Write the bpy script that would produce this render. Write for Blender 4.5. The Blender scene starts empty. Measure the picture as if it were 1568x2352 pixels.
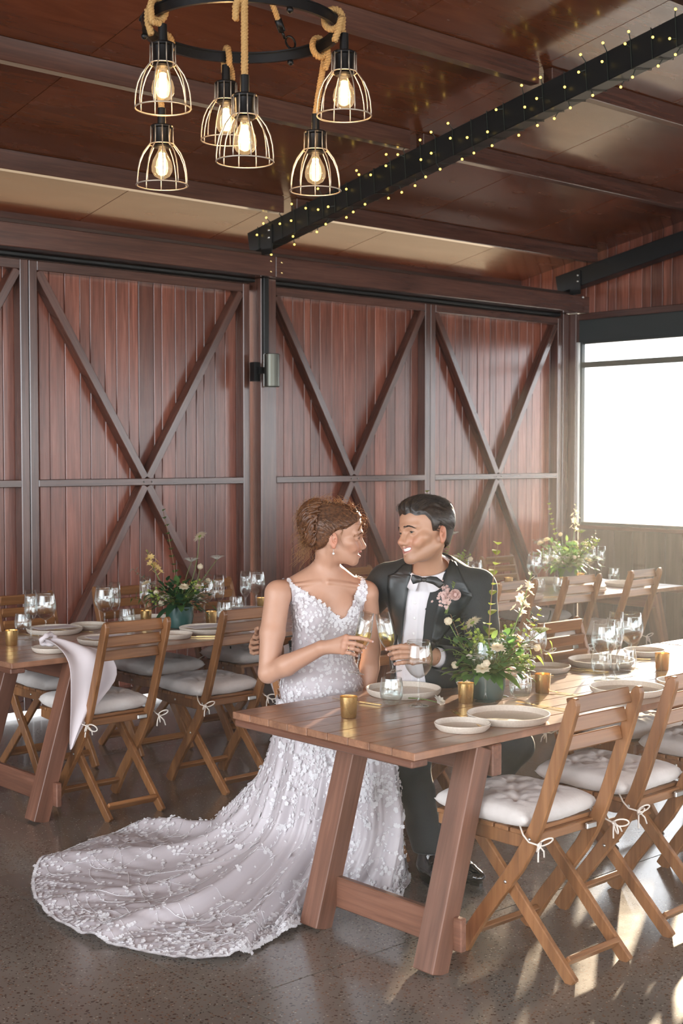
import bpy, bmesh, math, random
import numpy as np
from mathutils import Vector, Matrix, noise as mnoise

S = bpy.context.scene
C = S.collection
R = random.Random(7)
PI = math.pi

# ---------------------------------------------------------------- camera
CAM_H = 1.58
YAW, PITCH = math.radians(42.2), math.atan(128 / 3070)
cam = bpy.data.cameras.new('camera')
cam.sensor_fit = 'VERTICAL'
cam.sensor_height = 36.0
cam.sensor_width = 24.0
cam.lens = 3070 / 2352 * 36
cam.clip_end = 400
cam.dof.use_dof = True
cam.dof.focus_distance = 4.9
cam.dof.aperture_fstop = 6.3
cam_ob = bpy.data.objects.new('camera', cam)
C.objects.link(cam_ob)
cam_ob.location = (0, 0, CAM_H)
cam_ob.rotation_euler = (PI / 2 - PITCH, 0, -YAW)
S.camera = cam_ob

# ---------------------------------------------------------------- world, sun, exposure
SUN_AZ = math.atan2(0.49, 0.87)          # from +X towards +Y
SUN_EL = math.radians(9.3)
SKY = 4.6
w = bpy.data.worlds.new('sky')
S.world = w
w.use_nodes = True
bg = w.node_tree.nodes['Background']
bg.inputs['Color'].default_value = (0.93, 0.96, 1.0, 1)
bg.inputs['Strength'].default_value = SKY
sun = bpy.data.lights.new('sun', 'SUN')
sun.energy = 24
sun.color = (1.0, 0.80, 0.56)
sun.angle = math.radians(1.3)
sun_ob = bpy.data.objects.new('sun', sun)
C.objects.link(sun_ob)
sun_dir = Vector((math.cos(SUN_AZ) * math.cos(SUN_EL), math.sin(SUN_AZ) * math.cos(SUN_EL), math.sin(SUN_EL)))
sun_ob.rotation_euler = sun_dir.to_track_quat('Z', 'Y').to_euler()
sun_ob.location = (20, 12, 8)


def area(name, loc, target, sx, sy, power, col):
    l = bpy.data.lights.new(name, 'AREA')
    l.shape = 'RECTANGLE'
    l.size, l.size_y = sx, sy
    l.energy = power
    l.color = col
    o = bpy.data.objects.new(name, l)
    C.objects.link(o)
    o.location = loc
    o.rotation_euler = (Vector(loc) - Vector(target)).to_track_quat('Z', 'Y').to_euler()
    return o


# added area fill lights, standing in for daylight from the unseen front and left
area('fill_front', (1.5, -5.0, 1.5), (3.6, 4.5, 1.3), 8.0, 2.5, 340, (0.84, 0.92, 1.0))
area('fill_left', (-3.6, 3.0, 2.0), (4.0, 5.0, 1.4), 5.0, 2.6, 210, (0.80, 0.90, 1.0))

S.view_settings.view_transform = 'Standard'
S.view_settings.look = 'None'
S.view_settings.gamma = 1.0
S.view_settings.use_curve_mapping = False
S.view_settings.exposure = 0.0
S.cycles.use_denoising = True
S.cycles.max_bounces = 8
S.cycles.use_adaptive_sampling = True
S.cycles.adaptive_threshold = 0.03
S.cycles.transparent_max_bounces = 24
S.cycles.sample_clamp_indirect = 6.0
S.cycles.caustics_reflective = False
S.cycles.caustics_refractive = False

_f = np.array([math.sin(YAW) * math.cos(PITCH), math.cos(YAW) * math.cos(PITCH), -math.sin(PITCH)])
_r = np.array([math.cos(YAW), -math.sin(YAW), 0.0])
_u = np.cross(_r, _f)


def W(x, y, D):
    """world point seen at photo pixel (x, y), D metres along the view axis: used to place things at their real distance"""
    p = (_f + _r * (x - 784) / 3070 - _u * (y - 1176) / 3070) * D
    return Vector((p[0], p[1], p[2] + CAM_H))


# ---------------------------------------------------------------- materials
MATS = {}


class NT:
    def __init__(s, name):
        s.m = bpy.data.materials.new(name)
        s.m.use_nodes = True
        s.t = s.m.node_tree
        s.b = s.t.nodes['Principled BSDF']
        s.out = s.t.nodes['Material Output']
        MATS[name] = s.m

    def n(s, typ, **kw):
        nd = s.t.nodes.new(typ)
        for k, v in kw.items():
            if k.startswith('i_'):
                nd.inputs[k[2:].replace('_', ' ')].default_value = v
            else:
                setattr(nd, k, v)
        return nd

    def l(s, a, b):
        s.t.links.new(a, b)

    def coord(s, kind='Object', scale=(1, 1, 1), rnd=0.0):
        tc = s.n('ShaderNodeTexCoord')
        mp = s.n('ShaderNodeMapping')
        mp.inputs['Scale'].default_value = scale
        s.l(tc.outputs[kind], mp.inputs['Vector'])
        if rnd:
            oi = s.n('ShaderNodeObjectInfo')
            mu = s.n('ShaderNodeMath', operation='MULTIPLY')
            mu.inputs[1].default_value = rnd
            s.l(oi.outputs['Random'], mu.inputs[0])
            s.l(mu.outputs[0], mp.inputs['Location'])
        return mp.outputs[0]

    def noise(s, vec, scale, detail=4, rough=0.55, dist=0.0):
        nd = s.n('ShaderNodeTexNoise')
        nd.inputs['Scale'].default_value = scale
        nd.inputs['Detail'].default_value = detail
        nd.inputs['Roughness'].default_value = rough
        nd.inputs['Distortion'].default_value = dist
        s.l(vec, nd.inputs['Vector'])
        return nd.outputs['Fac']

    def ramp(s, fac, stops):
        nd = s.n('ShaderNodeValToRGB')
        cr = nd.color_ramp
        while len(cr.elements) < len(stops):
            cr.elements.new(0.5)
        for e, (p, c) in zip(cr.elements, stops):
            e.position = p
            e.color = (*c, 1)
        s.l(fac, nd.inputs[0])
        return nd.outputs[0]

    def mix(s, fac, a, b, blend='MIX'):
        nd = s.n('ShaderNodeMix', data_type='RGBA', blend_type=blend)
        for sock, v in ((nd.inputs[0], fac), (nd.inputs[6], a), (nd.inputs[7], b)):
            if hasattr(v, 'links'):
                s.l(v, sock)
            elif isinstance(v, tuple):
                sock.default_value = (*v, 1)
            else:
                sock.default_value = v
        return nd.outputs[2]

    def bump(s, h, strength=0.2, dist=0.01):
        nd = s.n('ShaderNodeBump')
        nd.inputs['Strength'].default_value = strength
        nd.inputs['Distance'].default_value = dist
        s.l(h, nd.inputs['Height'])
        s.l(nd.outputs[0], s.b.inputs['Normal'])

    def col(s, v):
        if hasattr(v, 'links'):
            s.l(v, s.b.inputs['Base Color'])
        else:
            s.b.inputs['Base Color'].default_value = (*v, 1)

    def set(s, **kw):
        for k, v in kw.items():
            s.b.inputs[k.replace('_', ' ')].default_value = v


def plain(name, col, rough=0.5, metal=0.0, **kw):
    a = NT(name)
    a.col(col)
    a.set(Roughness=rough, Metallic=metal, **kw)
    return a.m


def wood(name, dark, mid, light, rough=0.4, grain=(60, 60, 3), rnd=37.0, vary=0.35, coat=0.0, bump=0.12):
    """grain runs along the local Z of each piece; every object gets its own tint"""
    a = NT(name)
    v = a.coord('Object', grain, rnd)
    v2 = a.coord('Object', (9, 9, 0.8), rnd * 1.7)
    n1 = a.noise(v, 1.0, 6, 0.6, 0.6)
    n2 = a.noise(v2, 1.0, 3, 0.5, 1.2)
    base = a.ramp(n1, [(0.25, dark), (0.5, mid), (0.78, light)])
    big = a.ramp(n2, [(0.3, (0.62, 0.60, 0.58)), (0.7, (1.15, 1.15, 1.15))])
    c = a.mix(1.0, base, big, 'MULTIPLY')
    oi = a.n('ShaderNodeObjectInfo')
    tint = a.ramp(oi.outputs['Random'], [(0.0, (1 - vary, 1 - vary * 1.05, 1 - vary * 1.1)), (0.5, (1, 1, 1)), (1.0, (1 + vary * .8, 1 + vary * .75, 1 + vary * .7))])
    c = a.mix(1.0, c, tint, 'MULTIPLY')
    a.col(c)
    a.set(Roughness=rough, Coat_Weight=coat, Coat_Roughness=0.20)
    a.bump(n1, bump, 0.004)
    return a.m


wood('board_wood', (0.15, 0.043, 0.024), (0.255, 0.082, 0.050), (0.36, 0.140, 0.092), 0.27, vary=0.34, coat=0.6)
wood('frame_wood', (0.070, 0.027, 0.018), (0.105, 0.042, 0.028), (0.15, 0.066, 0.046), 0.27, vary=0.12, coat=1.0)
wood('beam_wood', (0.060, 0.024, 0.012), (0.095, 0.038, 0.018), (0.13, 0.056, 0.028), 0.5, (14, 50, 50), vary=0.12)
wood('dark_board_wood', (0.055, 0.030, 0.022), (0.080, 0.044, 0.032), (0.105, 0.060, 0.046), 0.5, vary=0.15)
wood('chair_wood', (0.18, 0.076, 0.027), (0.275, 0.120, 0.045), (0.37, 0.175, 0.075), 0.38, vary=0.12, coat=0.1)
wood('table_wood', (0.22, 0.100, 0.056), (0.33, 0.160, 0.092), (0.43, 0.23, 0.14), 0.28, (3, 55, 55), vary=0.14, coat=0.6)
wood('table_leg_wood', (0.125, 0.050, 0.030), (0.185, 0.079, 0.048), (0.245, 0.113, 0.073), 0.42, vary=0.1)

a = NT('ceiling_ply')
v = a.coord('Object', (1.2, 7, 7), 11)
n1 = a.noise(v, 1.0, 5, 0.6, 1.0)
a.col(a.ramp(n1, [(0.25, (0.10, 0.025, 0.008)), (0.55, (0.16, 0.044, 0.015)), (0.8, (0.215, 0.068, 0.026))]))
n2 = a.noise(a.coord('Object', (1, 3, 3), 3), 2.2, 3)
rr = a.n('ShaderNodeMapRange')
rr.inputs['To Min'].default_value = 0.16
rr.inputs['To Max'].default_value = 0.34
a.l(n2, rr.inputs['Value'])
a.l(rr.outputs[0], a.b.inputs['Roughness'])
a.set(Coat_Weight=0.35, Coat_Roughness=0.12)
a.bump(n2, 0.10, 0.03)

a = NT('concrete_floor')
v = a.coord('Object')
n1 = a.noise(v, 1.3, 5, 0.6)
base = a.ramp(n1, [(0.3, (0.125, 0.105, 0.088)), (0.55, (0.175, 0.150, 0.126)), (0.8, (0.225, 0.200, 0.172))])
for sc, lo, col in ((105, 0.30, (0.022, 0.018, 0.016)), (48, 0.21, (0.045, 0.030, 0.022)), (70, 0.17, (0.34, 0.30, 0.26)), (85, 0.27, (0.16, 0.085, 0.05))):
    vo = a.n('ShaderNodeTexVoronoi', feature='F1')
    vo.inputs['Scale'].default_value = sc
    vo.inputs['Randomness'].default_value = 1.0
    mpv = a.coord('Object', (1, 1, 1))
    a.t.nodes[-1].inputs['Location'].default_value = (sc * .37, sc * .11, 0)
    a.l(mpv, vo.inputs['Vector'])
    # only some of the cells carry a stone
    st = a.ramp(vo.outputs['Distance'], [(lo, (1, 1, 1)), (lo + 0.06, (0, 0, 0))])
    sx = a.n('ShaderNodeSeparateColor')
    a.l(vo.outputs['Color'], sx.inputs[0])
    gt = a.n('ShaderNodeMath', operation='GREATER_THAN')
    gt.inputs[1].default_value = 0.62
    a.l(sx.outputs[0], gt.inputs[0])
    mu = a.n('ShaderNodeMath', operation='MULTIPLY')
    a.l(st, mu.inputs[0])
    a.l(gt.outputs[0], mu.inputs[1])
    base = a.mix(mu.outputs[0], base, col)
a.col(base)
nr = a.noise(v, 6, 4)
rr = a.n('ShaderNodeMapRange')
rr.inputs['To Min'].default_value = 0.17
rr.inputs['To Max'].default_value = 0.31
a.l(nr, rr.inputs['Value'])
a.l(rr.outputs[0], a.b.inputs['Roughness'])
a.set(Coat_Weight=0.5, Coat_Roughness=0.12)
a.bump(nr, 0.05, 0.004)

plain('black_steel', (0.012, 0.014, 0.015), 0.38, 0.3)
plain('black_metal', (0.010, 0.010, 0.011), 0.32, 0.6)
plain('window_steel', (0.05, 0.06, 0.058), 0.45, 0.2)
plain('joint_filler', (0.03, 0.028, 0.026), 0.8)
plain('sconce_metal', (0.09, 0.09, 0.075), 0.28, 0.9)
plain('bronze_wire', (0.50, 0.44, 0.36), 0.4, 0.7)
plain('steel', (0.60, 0.60, 0.58), 0.28, 1.0)
plain('brass', (0.80, 0.58, 0.27), 0.25, 1.0)
plain('gold_cutlery', (0.83, 0.60, 0.27), 0.22, 1.0)
plain('light_cable', (0.015, 0.022, 0.016), 0.6)
plain('card', (0.72, 0.68, 0.70), 0.8)
plain('wax', (0.86, 0.82, 0.74), 0.5)
plain('tie_cord', (0.78, 0.70, 0.62), 0.85)
plain('grass_ground', (0.15, 0.098, 0.045), 0.9)
plain('pale_deck', (0.40, 0.38, 0.34), 0.9)
plain('white_trim', (0.62, 0.62, 0.60), 0.5)


def emis(name, col, strength):
    a = NT(name)
    a.col((0, 0, 0))
    a.b.inputs['Emission Color'].default_value = (*col, 1)
    a.b.inputs['Emission Strength'].default_value = strength
    return a.m


emis('filament', (1.0, 0.62, 0.26), 55)
emis('fairy_glow', (1.0, 0.66, 0.11), 4.5)
emis('sconce_glow', (1.0, 0.85, 0.6), 2.0)


def glassy(name, tint=(0.98, 0.99, 0.985), base=0.035, edge=0.75, power=3.0, rough=0.015, glow=None):
    """thin-walled glass: see-through in the middle, mirror-like towards the rim"""
    a = NT(name)
    a.t.nodes.remove(a.b)
    tr = a.n('ShaderNodeBsdfTransparent')
    tr.inputs[0].default_value = (*tint, 1)
    gl = a.n('ShaderNodeBsdfGlossy')
    gl.inputs['Roughness'].default_value = rough
    gl.inputs['Color'].default_value = (0.95, 0.97, 0.97, 1)
    lw = a.n('ShaderNodeLayerWeight')
    lw.inputs[0].default_value = 0.5
    pw = a.n('ShaderNodeMath', operation='POWER')
    pw.inputs[1].default_value = power
    a.l(lw.outputs['Facing'], pw.inputs[0])
    mr = a.n('ShaderNodeMapRange')
    mr.inputs['To Min'].default_value = base
    mr.inputs['To Max'].default_value = edge
    a.l(pw.outputs[0], mr.inputs['Value'])
    mx = a.n('ShaderNodeMixShader')
    a.l(mr.outputs[0], mx.inputs[0])
    a.l(tr.outputs[0], mx.inputs[1])
    a.l(gl.outputs[0], mx.inputs[2])
    if glow:                                             # a lit bulb
        em = a.n('ShaderNodeEmission')
        em.inputs[0].default_value = (*glow[:3], 1)
        em.inputs[1].default_value = glow[3]
        ad = a.n('ShaderNodeAddShader')
        a.l(mx.outputs[0], ad.inputs[0])
        a.l(em.outputs[0], ad.inputs[1])
        a.l(ad.outputs[0], a.out.inputs[0])
    else:
        a.l(mx.outputs[0], a.out.inputs[0])
    return a.m


glassy('drink_glass', base=0.06, power=2.2)
glassy('bulb_glass', (0.97, 0.93, 0.86), 0.03, 0.5, glow=(1.0, .66, .32, .22))
glassy('window_tint', (0.96, 0.965, 0.97), 0.02, 0.3)
glassy('champagne', (0.95, 0.88, 0.62), 0.05, 0.4)
glassy('water', (0.95, 0.97, 0.97), 0.03, 0.4)

a = NT('ceramic')
n1 = a.noise(a.coord('Object'), 160, 3)
a.col(a.ramp(n1, [(0.35, (0.62, 0.545, 0.455)), (0.65, (0.70, 0.62, 0.53))]))
a.set(Roughness=0.42)

a = NT('gold_glass')
vo = a.n('ShaderNodeTexVoronoi')
vo.inputs['Scale'].default_value = 420
a.l(a.coord('Object', (1, 1, 0.55)), vo.inputs['Vector'])
c = a.ramp(vo.outputs['Distance'], [(0.15, (0.42, 0.25, 0.09)), (0.40, (0.72, 0.48, 0.20))])
a.col(c)
a.set(Roughness=0.22, Metallic=0.85)

a = NT('cotton')
n1 = a.noise(a.coord('Object'), 14, 4)
n2 = a.noise(a.coord('Object'), 600, 2)
a.col(a.ramp(n1, [(0.3, (0.60, 0.545, 0.51)), (0.7, (0.68, 0.625, 0.59))]))
a.set(Roughness=0.9)
a.b.inputs['Sheen Weight'].default_value = 0.2
a.bump(n1, 0.5, 0.012)

a = NT('napkin_linen')
n2 = a.noise(a.coord('Object'), 500, 2)
a.col((0.70, 0.63, 0.64))
a.set(Roughness=0.85)
a.bump(n2, 0.2, 0.001)

a = NT('rope')
wv = a.n('ShaderNodeTexNoise')
wv.inputs['Scale'].default_value = 300
a.l(a.coord('Object'), wv.inputs['Vector'])
a.col(a.ramp(wv.outputs['Fac'], [(0.3, (0.36, 0.20, 0.07)), (0.7, (0.56, 0.34, 0.13))]))
a.set(Roughness=0.9)


def translucent(name, col, trans=0.35, rough=0.6, noise_scale=0, col2=None):
    """thin matter that the low sun shines through: leaves, petals, tulle"""
    a = NT(name)
    if noise_scale:
        cc = a.ramp(a.noise(a.coord('Object'), noise_scale, 3), [(0.35, col), (0.65, col2)])
    else:
        cc = None
    a.col(cc if cc is not None else col)
    a.set(Roughness=rough)
    tl = a.n('ShaderNodeBsdfTranslucent')
    if cc is not None:
        a.l(cc, tl.inputs[0])
    else:
        tl.inputs[0].default_value = (*[min(1, c * 1.25) for c in col], 1)
    mx = a.n('ShaderNodeMixShader')
    mx.inputs[0].default_value = trans
    a.l(a.b.outputs[0], mx.inputs[1])
    a.l(tl.outputs[0], mx.inputs[2])
    a.l(mx.outputs[0], a.out.inputs[0])
    return a.m


translucent('leaf_dark', (0.030, 0.085, 0.035), 0.3, 0.4)
translucent('leaf_mid', (0.10, 0.21, 0.055), 0.45, 0.45)
translucent('leaf_light', (0.34, 0.42, 0.09), 0.5, 0.45)
translucent('leaf_sunlit', (0.20, 0.31, 0.085), 0.45, 0.45)  # paler leaf green with the backlight put into its colour
translucent('leaf_sage', (0.16, 0.25, 0.17), 0.3, 0.6)
translucent('stem_green', (0.16, 0.22, 0.06), 0.2, 0.5)
translucent('petal_cream', (0.80, 0.72, 0.55), 0.4, 0.7)
translucent('petal_yellow', (0.82, 0.62, 0.25), 0.4, 0.7)
translucent('petal_white', (0.82, 0.80, 0.74), 0.4, 0.7)
translucent('petal_blush', (0.72, 0.52, 0.47), 0.3, 0.7)
plain('stem_brown', (0.20, 0.11, 0.06), 0.7)
plain('vase_glaze', (0.035, 0.085, 0.075), 0.22)
plain('vase_pale', (0.075, 0.105, 0.092), 0.35)


# ---------------------------------------------------------------- geometry helpers
class MB:
    """collects shapes, then links them as one mesh object"""

    def __init__(s):
        s.v, s.f = [], []

    def add(s, vs, fs):
        o = len(s.v)
        s.v.extend([tuple(p) for p in vs])
        s.f.extend([tuple(i + o for i in q) for q in fs])

    def box(s, c, sx, sy, sz, rot=None):
        pts = [Vector((x * sx / 2, y * sy / 2, z * sz / 2)) for z in (-1, 1) for y in (-1, 1) for x in (-1, 1)]
        if rot is not None:
            pts = [rot @ p for p in pts]
        s.add([p + Vector(c) for p in pts], [(0, 2, 3, 1), (4, 5, 7, 6), (0, 1, 5, 4), (2, 6, 7, 3), (0, 4, 6, 2), (1, 3, 7, 5)])

    def tube(s, path, rad, n=8, cap=True, closed=False):
        P = [Vector(p) for p in path]
        m = len(P)
        rad = rad if hasattr(rad, '__len__') else [rad] * m
        t0 = (P[1] - P[0]).normalized()
        nv = t0.orthogonal().normalized()
        vs = []
        for i in range(m):
            if closed:
                t = P[(i + 1) % m] - P[i - 1]
            else:
                t = P[min(i + 1, m - 1)] - P[max(i - 1, 0)]
            t.normalize()
            nv = (nv - t * nv.dot(t))
            nv = nv.normalized() if nv.length > 1e-6 else t.orthogonal().normalized()
            b = t.cross(nv)
            for k in range(n):
                an = 2 * PI * k / n
                vs.append(P[i] + (nv * math.cos(an) + b * math.sin(an)) * rad[i])
        fs = []
        for i in range(m if closed else m - 1):
            for k in range(n):
                i2 = (i + 1) % m
                fs.append((i * n + k, i * n + (k + 1) % n, i2 * n + (k + 1) % n, i2 * n + k))
        if cap and not closed:
            fs.append(tuple(range(n - 1, -1, -1)))
            fs.append(tuple((m - 1) * n + k for k in range(n)))
        s.add(vs, fs)

    def lathe(s, prof, n=32, c=(0, 0, 0), M=None):
        vs, fs = [], []
        m = len(prof)
        for (r, z) in prof:
            for k in range(n):
                an = 2 * PI * k / n
                p = Vector((r * math.cos(an), r * math.sin(an), z))
                vs.append((M @ p if M is not None else p) + Vector(c))
        for i in range(m - 1):
            for k in range(n):
                fs.append((i * n + k, i * n + (k + 1) % n, (i + 1) * n + (k + 1) % n, (i + 1) * n + k))
        s.add(vs, fs)

    def ball(s, c, r, n=8, m=6, sc=(1, 1, 1)):
        prof = [(r * math.sin(PI * i / m) + 1e-5, -r * math.cos(PI * i / m)) for i in range(m + 1)]
        s.lathe(prof, n, c, Matrix.Diagonal(Vector(sc)))

    def strip(s, pts, widths, thick, axis=0):
        """2-D centre line (y,z) with widths, extruded symmetrically along x"""
        L, Rr = [], []
        m = len(pts)
        for i, (y, z) in enumerate(pts):
            a_, b_ = pts[max(i - 1, 0)], pts[min(i + 1, m - 1)]
            t = Vector((b_[0] - a_[0], b_[1] - a_[1])).normalized()
            nn = Vector((-t.y, t.x)) * widths[i] / 2
            L.append((y + nn.x, z + nn.y))
            Rr.append((y - nn.x, z - nn.y))
        vs, fs = [], []
        for i in range(m):
            for x in (-thick / 2, thick / 2):
                vs.append((x, L[i][0], L[i][1]))
                vs.append((x, Rr[i][0], Rr[i][1]))
        for i in range(m - 1):
            q, p = i * 4, i * 4 + 4
            fs += [(q, p, p + 1, q + 1), (q + 2, q + 3, p + 3, p + 2), (q, q + 2, p + 2, p), (q + 1, p + 1, p + 3, q + 3)]
        fs += [(0, 1, 3, 2), ((m - 1) * 4, (m - 1) * 4 + 2, (m - 1) * 4 + 3, (m - 1) * 4 + 1)]
        s.add(vs, fs)

    def mesh(s, name):
        me = bpy.data.meshes.new(name)
        me.from_pydata(s.v, [], s.f)
        me.update()
        return me

    def build(s, name, mat, parent=None, smooth=False, loc=None, bevel=0.0, fix=True):
        me = s.mesh(name)
        if fix or bevel:
            bm = bmesh.new()
            bm.from_mesh(me)
            if bevel:
                bmesh.ops.bevel(bm, geom=[e for e in bm.edges], offset=bevel, segments=1, affect='EDGES', profile=0.5)
            bmesh.ops.recalc_face_normals(bm, faces=bm.faces)
            bm.to_mesh(me)
            bm.free()
        return link(name, me, mat, parent, smooth, loc)


def link(name, me, mat, parent=None, smooth=False, loc=None):
    if mat is not None:
        me.materials.clear()
        for q in (mat if isinstance(mat, (list, tuple)) else [mat]):
            me.materials.append(MATS[q] if isinstance(q, str) else q)
    if smooth:
        me.polygons.foreach_set('use_smooth', [True] * len(me.polygons))
    o = bpy.data.objects.new(name, me)
    C.objects.link(o)
    if parent is not None:
        o.parent = parent
    if loc is not None:
        o.location = loc
    return o


def smooth_angle(o, deg=35):
    o.data.set_sharp_from_angle(angle=math.radians(deg)) if hasattr(o.data, 'set_sharp_from_angle') else None
    return o


def empty(name, loc=(0, 0, 0), rz=0.0, label=None, cat=None, group=None, kind=None):
    o = bpy.data.objects.new(name, None)
    o.empty_display_size = 0.05
    C.objects.link(o)
    o.location = loc
    o.rotation_euler = (0, 0, rz)
    tag(o, label, cat, group, kind)
    return o


def tag(o, label=None, cat=None, group=None, kind=None):
    for k, v in (('label', label), ('category', cat), ('group', group), ('kind', kind)):
        if v:
            o[k] = v
    return o


def copy_tree(o, parent=None):
    c = o.copy()
    C.objects.link(c)
    c.parent = parent
    for ch in o.children:
        copy_tree(ch, c)
    return c


_bc = {}


def beam(name, p0, p1, wx, wy, mat, parent=None, side=(1, 0, 0), bevel=0.004):
    """box timber whose local Z runs from p0 to p1; wx is its size along `side`"""
    p0, p1 = Vector(p0), Vector(p1)
    L = (p1 - p0).length
    key = (round(wx, 4), round(wy, 4), round(L, 3), mat, bevel)
    if key in _bc:
        me = _bc[key]
        o = bpy.data.objects.new(name, me)
        C.objects.link(o)
        if parent is not None:
            o.parent = parent
    else:
        m = MB()
        m.box((0, 0, 0), wx, wy, L)
        o = m.build(name, mat, parent, bevel=bevel)
        _bc[key] = o.data
    z = (p1 - p0).normalized()
    x = Vector(side)
    x = (x - z * x.dot(z)).normalized()
    y = z.cross(x)
    o.matrix_local = Matrix(((x.x, y.x, z.x, 0), (x.y, y.y, z.y, 0), (x.z, y.z, z.z, 0), (0, 0, 0, 1)))
    o.location = (p0 + p1) / 2
    return o

# ================================================================ the room
def ceil_z(y):                       # top of the rafters
    return 3.115 + 0.188 * (7.38 - y)


RIDGE_Y = -0.3
# ---- floor: polished concrete slabs, saw-cut joints between them
floor = empty('floor', kind='structure')
fb = MB()
fb.box((3.2, 1.3, -0.076), 13.8, 13.6, 0.14)
fb.build('floor_base', 'joint_filler', floor)
jx = [-3.7, -0.67, 2.33, 5.33, 8.33, 10.1]
jy = [-5.5, -2.97, 0.03, 3.035, 6.04, 8.1]
for i in range(5):
    for j in range(5):
        m = MB()
        x0, x1, y0, y1 = jx[i] + .0025, jx[i + 1] - .0025, jy[j] + .0025, jy[j + 1] - .0025
        m.box(((x0 + x1) / 2, (y0 + y1) / 2, -0.01), x1 - x0, y1 - y0, 0.02)
        m.build('slab', 'concrete_floor', floor)

# ground outside
g = MB()
g.box((20, 20, -0.25), 240, 240, 0.1)
tag(g.build('ground', 'pale_deck'), kind='structure')
g = MB()
g.box((2, 37.5, -0.17), 60, 59.2, 0.06)
tag(g.build('ground', 'grass_ground'), kind='structure')

# ---- back wall: four sliding barn doors under a timber plate
YF, YB = 7.25, 7.335        # face of the door frames, face of the boards


def barn_door(n, x0, x1):
    d = empty('door_%d' % n, (0, 0, 0), kind='structure')
    z0, zr, z1 = (0.035 if n < 3 else 0.012), 1.415, 2.76
    cx = (x0 + x1) / 2
    sw = 0.055
    dep = YB - YF
    yc = (YF + YB) / 2
    beam('stile', (x0 + sw / 2, yc, z0), (x0 + sw / 2, yc, z1), sw, dep, 'frame_wood', d)
    beam('stile', (x1 - sw / 2, yc, z0), (x1 - sw / 2, yc, z1), sw, dep, 'frame_wood', d)
    beam('rail', (x0 + sw, yc, z1 - .03), (x1 - sw, yc, z1 - .03), dep, .06, 'frame_wood', d, (0, 1, 0))
    beam('rail', (x0 + sw, yc, z0 + .03), (x1 - sw, yc, z0 + .03), dep, .06, 'frame_wood', d, (0, 1, 0))
    beam('rail', (x0 + sw, yc, zr), (x1 - sw, yc, zr), dep, .046, 'frame_wood', d, (0, 1, 0))
    hb = .055
    top, bot = z1 - .06, z0 + .06
    for s in (-1, 1):
        ex = cx + s * ((x1 - x0) / 2 - sw - .012)
        beam('brace', (ex, yc + .002, top), (cx + s * .012, yc + .002, zr + .024), dep - .006, hb, 'frame_wood', d, (0, 1, 0))
        beam('brace', (ex, yc + .002, bot), (cx + s * .012, yc + .002, zr - .024), dep - .006, hb, 'frame_wood', d, (0, 1, 0))
    x = x0
    while x < x1 - 0.02:
        bw = min(R.choice((.062, .075, .085, .095, .108, .118)), x1 - x)
        if x1 - x - bw < .03:
            bw = x1 - x
        m = MB()
        m.box((0, 0, 0), bw - .004, .022, z1 - z0)
        m.build('board', 'board_wood', d, loc=(x + bw / 2, YB + .013 + R.uniform(-.0025, .0025), (z0 + z1) / 2), bevel=.0025)
        x += bw
    bk = MB()
    bk.box((cx, YB + .032, (z0 + z1) / 2), x1 - x0, .012, z1 - z0)
    bk.build('backing', 'dark_board_wood', d)
    bo = MB()
    for s in (-.03, .03):
        bo.ball((cx + s, YF - .001, zr), .006, 8, 4)
    bo.build('bolt', 'steel', d)
    return d


barn_door(1, 2.42, 4.035)
barn_door(2, 4.040, 5.725)
barn_door(3, 5.905, 7.505)
barn_door(4, 7.510, 9.125)

wb = empty('wall_back', kind='structure')
beam('post', (5.835, 7.26, 0), (5.835, 7.26, 2.80), .135, .16, 'frame_wood', wb)
beam('post', (9.165, 7.29, 0), (9.165, 7.29, 2.80), .075, .10, 'frame_wood', wb)
beam('post', (9.235, 7.22, 0), (9.235, 7.22, 2.80), .05, .10, 'frame_wood', wb)
ply_l = beam('plate', (-1, 7.21, 2.872), (5.832, 7.21, 2.872), .22, .14, 'frame_wood', wb, (0, 1, 0))
beam('plate', (5.836, 7.21, 2.872), (9.36, 7.21, 2.872), .22, .14, 'frame_wood', wb, (0, 1, 0))
beam('track', (-1, 7.28, 2.786), (9.1, 7.28, 2.786), .07, .022, 'black_steel', wb, (0, 1, 0))
beam('light_seal_board', (-1, 7.345, 2.79), (9.3, 7.345, 2.79), .02, .12, 'dark_board_wood', wb, (0, 1, 0))  # dark board added behind the gap to stop a light leak
beam('eave_batten', (-1, 7.30, 2.97), (9.36, 7.30, 2.97), .10, .045, 'dark_board_wood', wb, (0, 1, 0))
for (bx, bz) in ((5.79, 2.905), (5.79, 2.835), (5.885, 2.905), (5.885, 2.835)):
    m = MB()
    m.ball((bx, 7.097, bz), .009, 10, 5, (1, .6, 1))
    m.build('bolt', 'brass', wb, True)
# the wall to the left of the doors, out of the frame
beam('panel', (-3.7, 7.33, 1.4), (2.40, 7.33, 1.4), .04, 2.8, 'dark_board_wood', wb, (0, 1, 0))

# black conduit + up/down sconce on the post
cd = MB()
cd.box((5.793, 7.165, 2.52), .045, .03, .56)
tag(cd.build('conduit', 'black_steel', bevel=.004), 'straight black steel conduit running down the post above the cylinder sconce', 'conduit')
sc = empty('wall_sconce', (5.79, 7.18, 2.165), label='black cylinder sconce mounted on the timber post between barn doors', cat='lamp')
m = MB()
m.box((-.085, -.01, -.01), .05, .05, .13)
m.box((-.04, -.035, 0), .09, .035, .045)
m.build('bracket', 'black_metal', sc)
m = MB()
m.lathe([(.001, .112), (.052, .112), (.055, .108), (.055, -.108), (.052, -.112), (.046, -.112), (.046, -.08), (.001, -.08)], 32, (0.0, -.085, 0))
smooth_angle(m.build('shade', 'sconce_metal', sc, True))
m = MB()
m.lathe([(.001, -.081), (.044, -.081)], 24, (0.0, -.085, 0))
m.build('diffuser', 'sconce_glow', sc)

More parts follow.
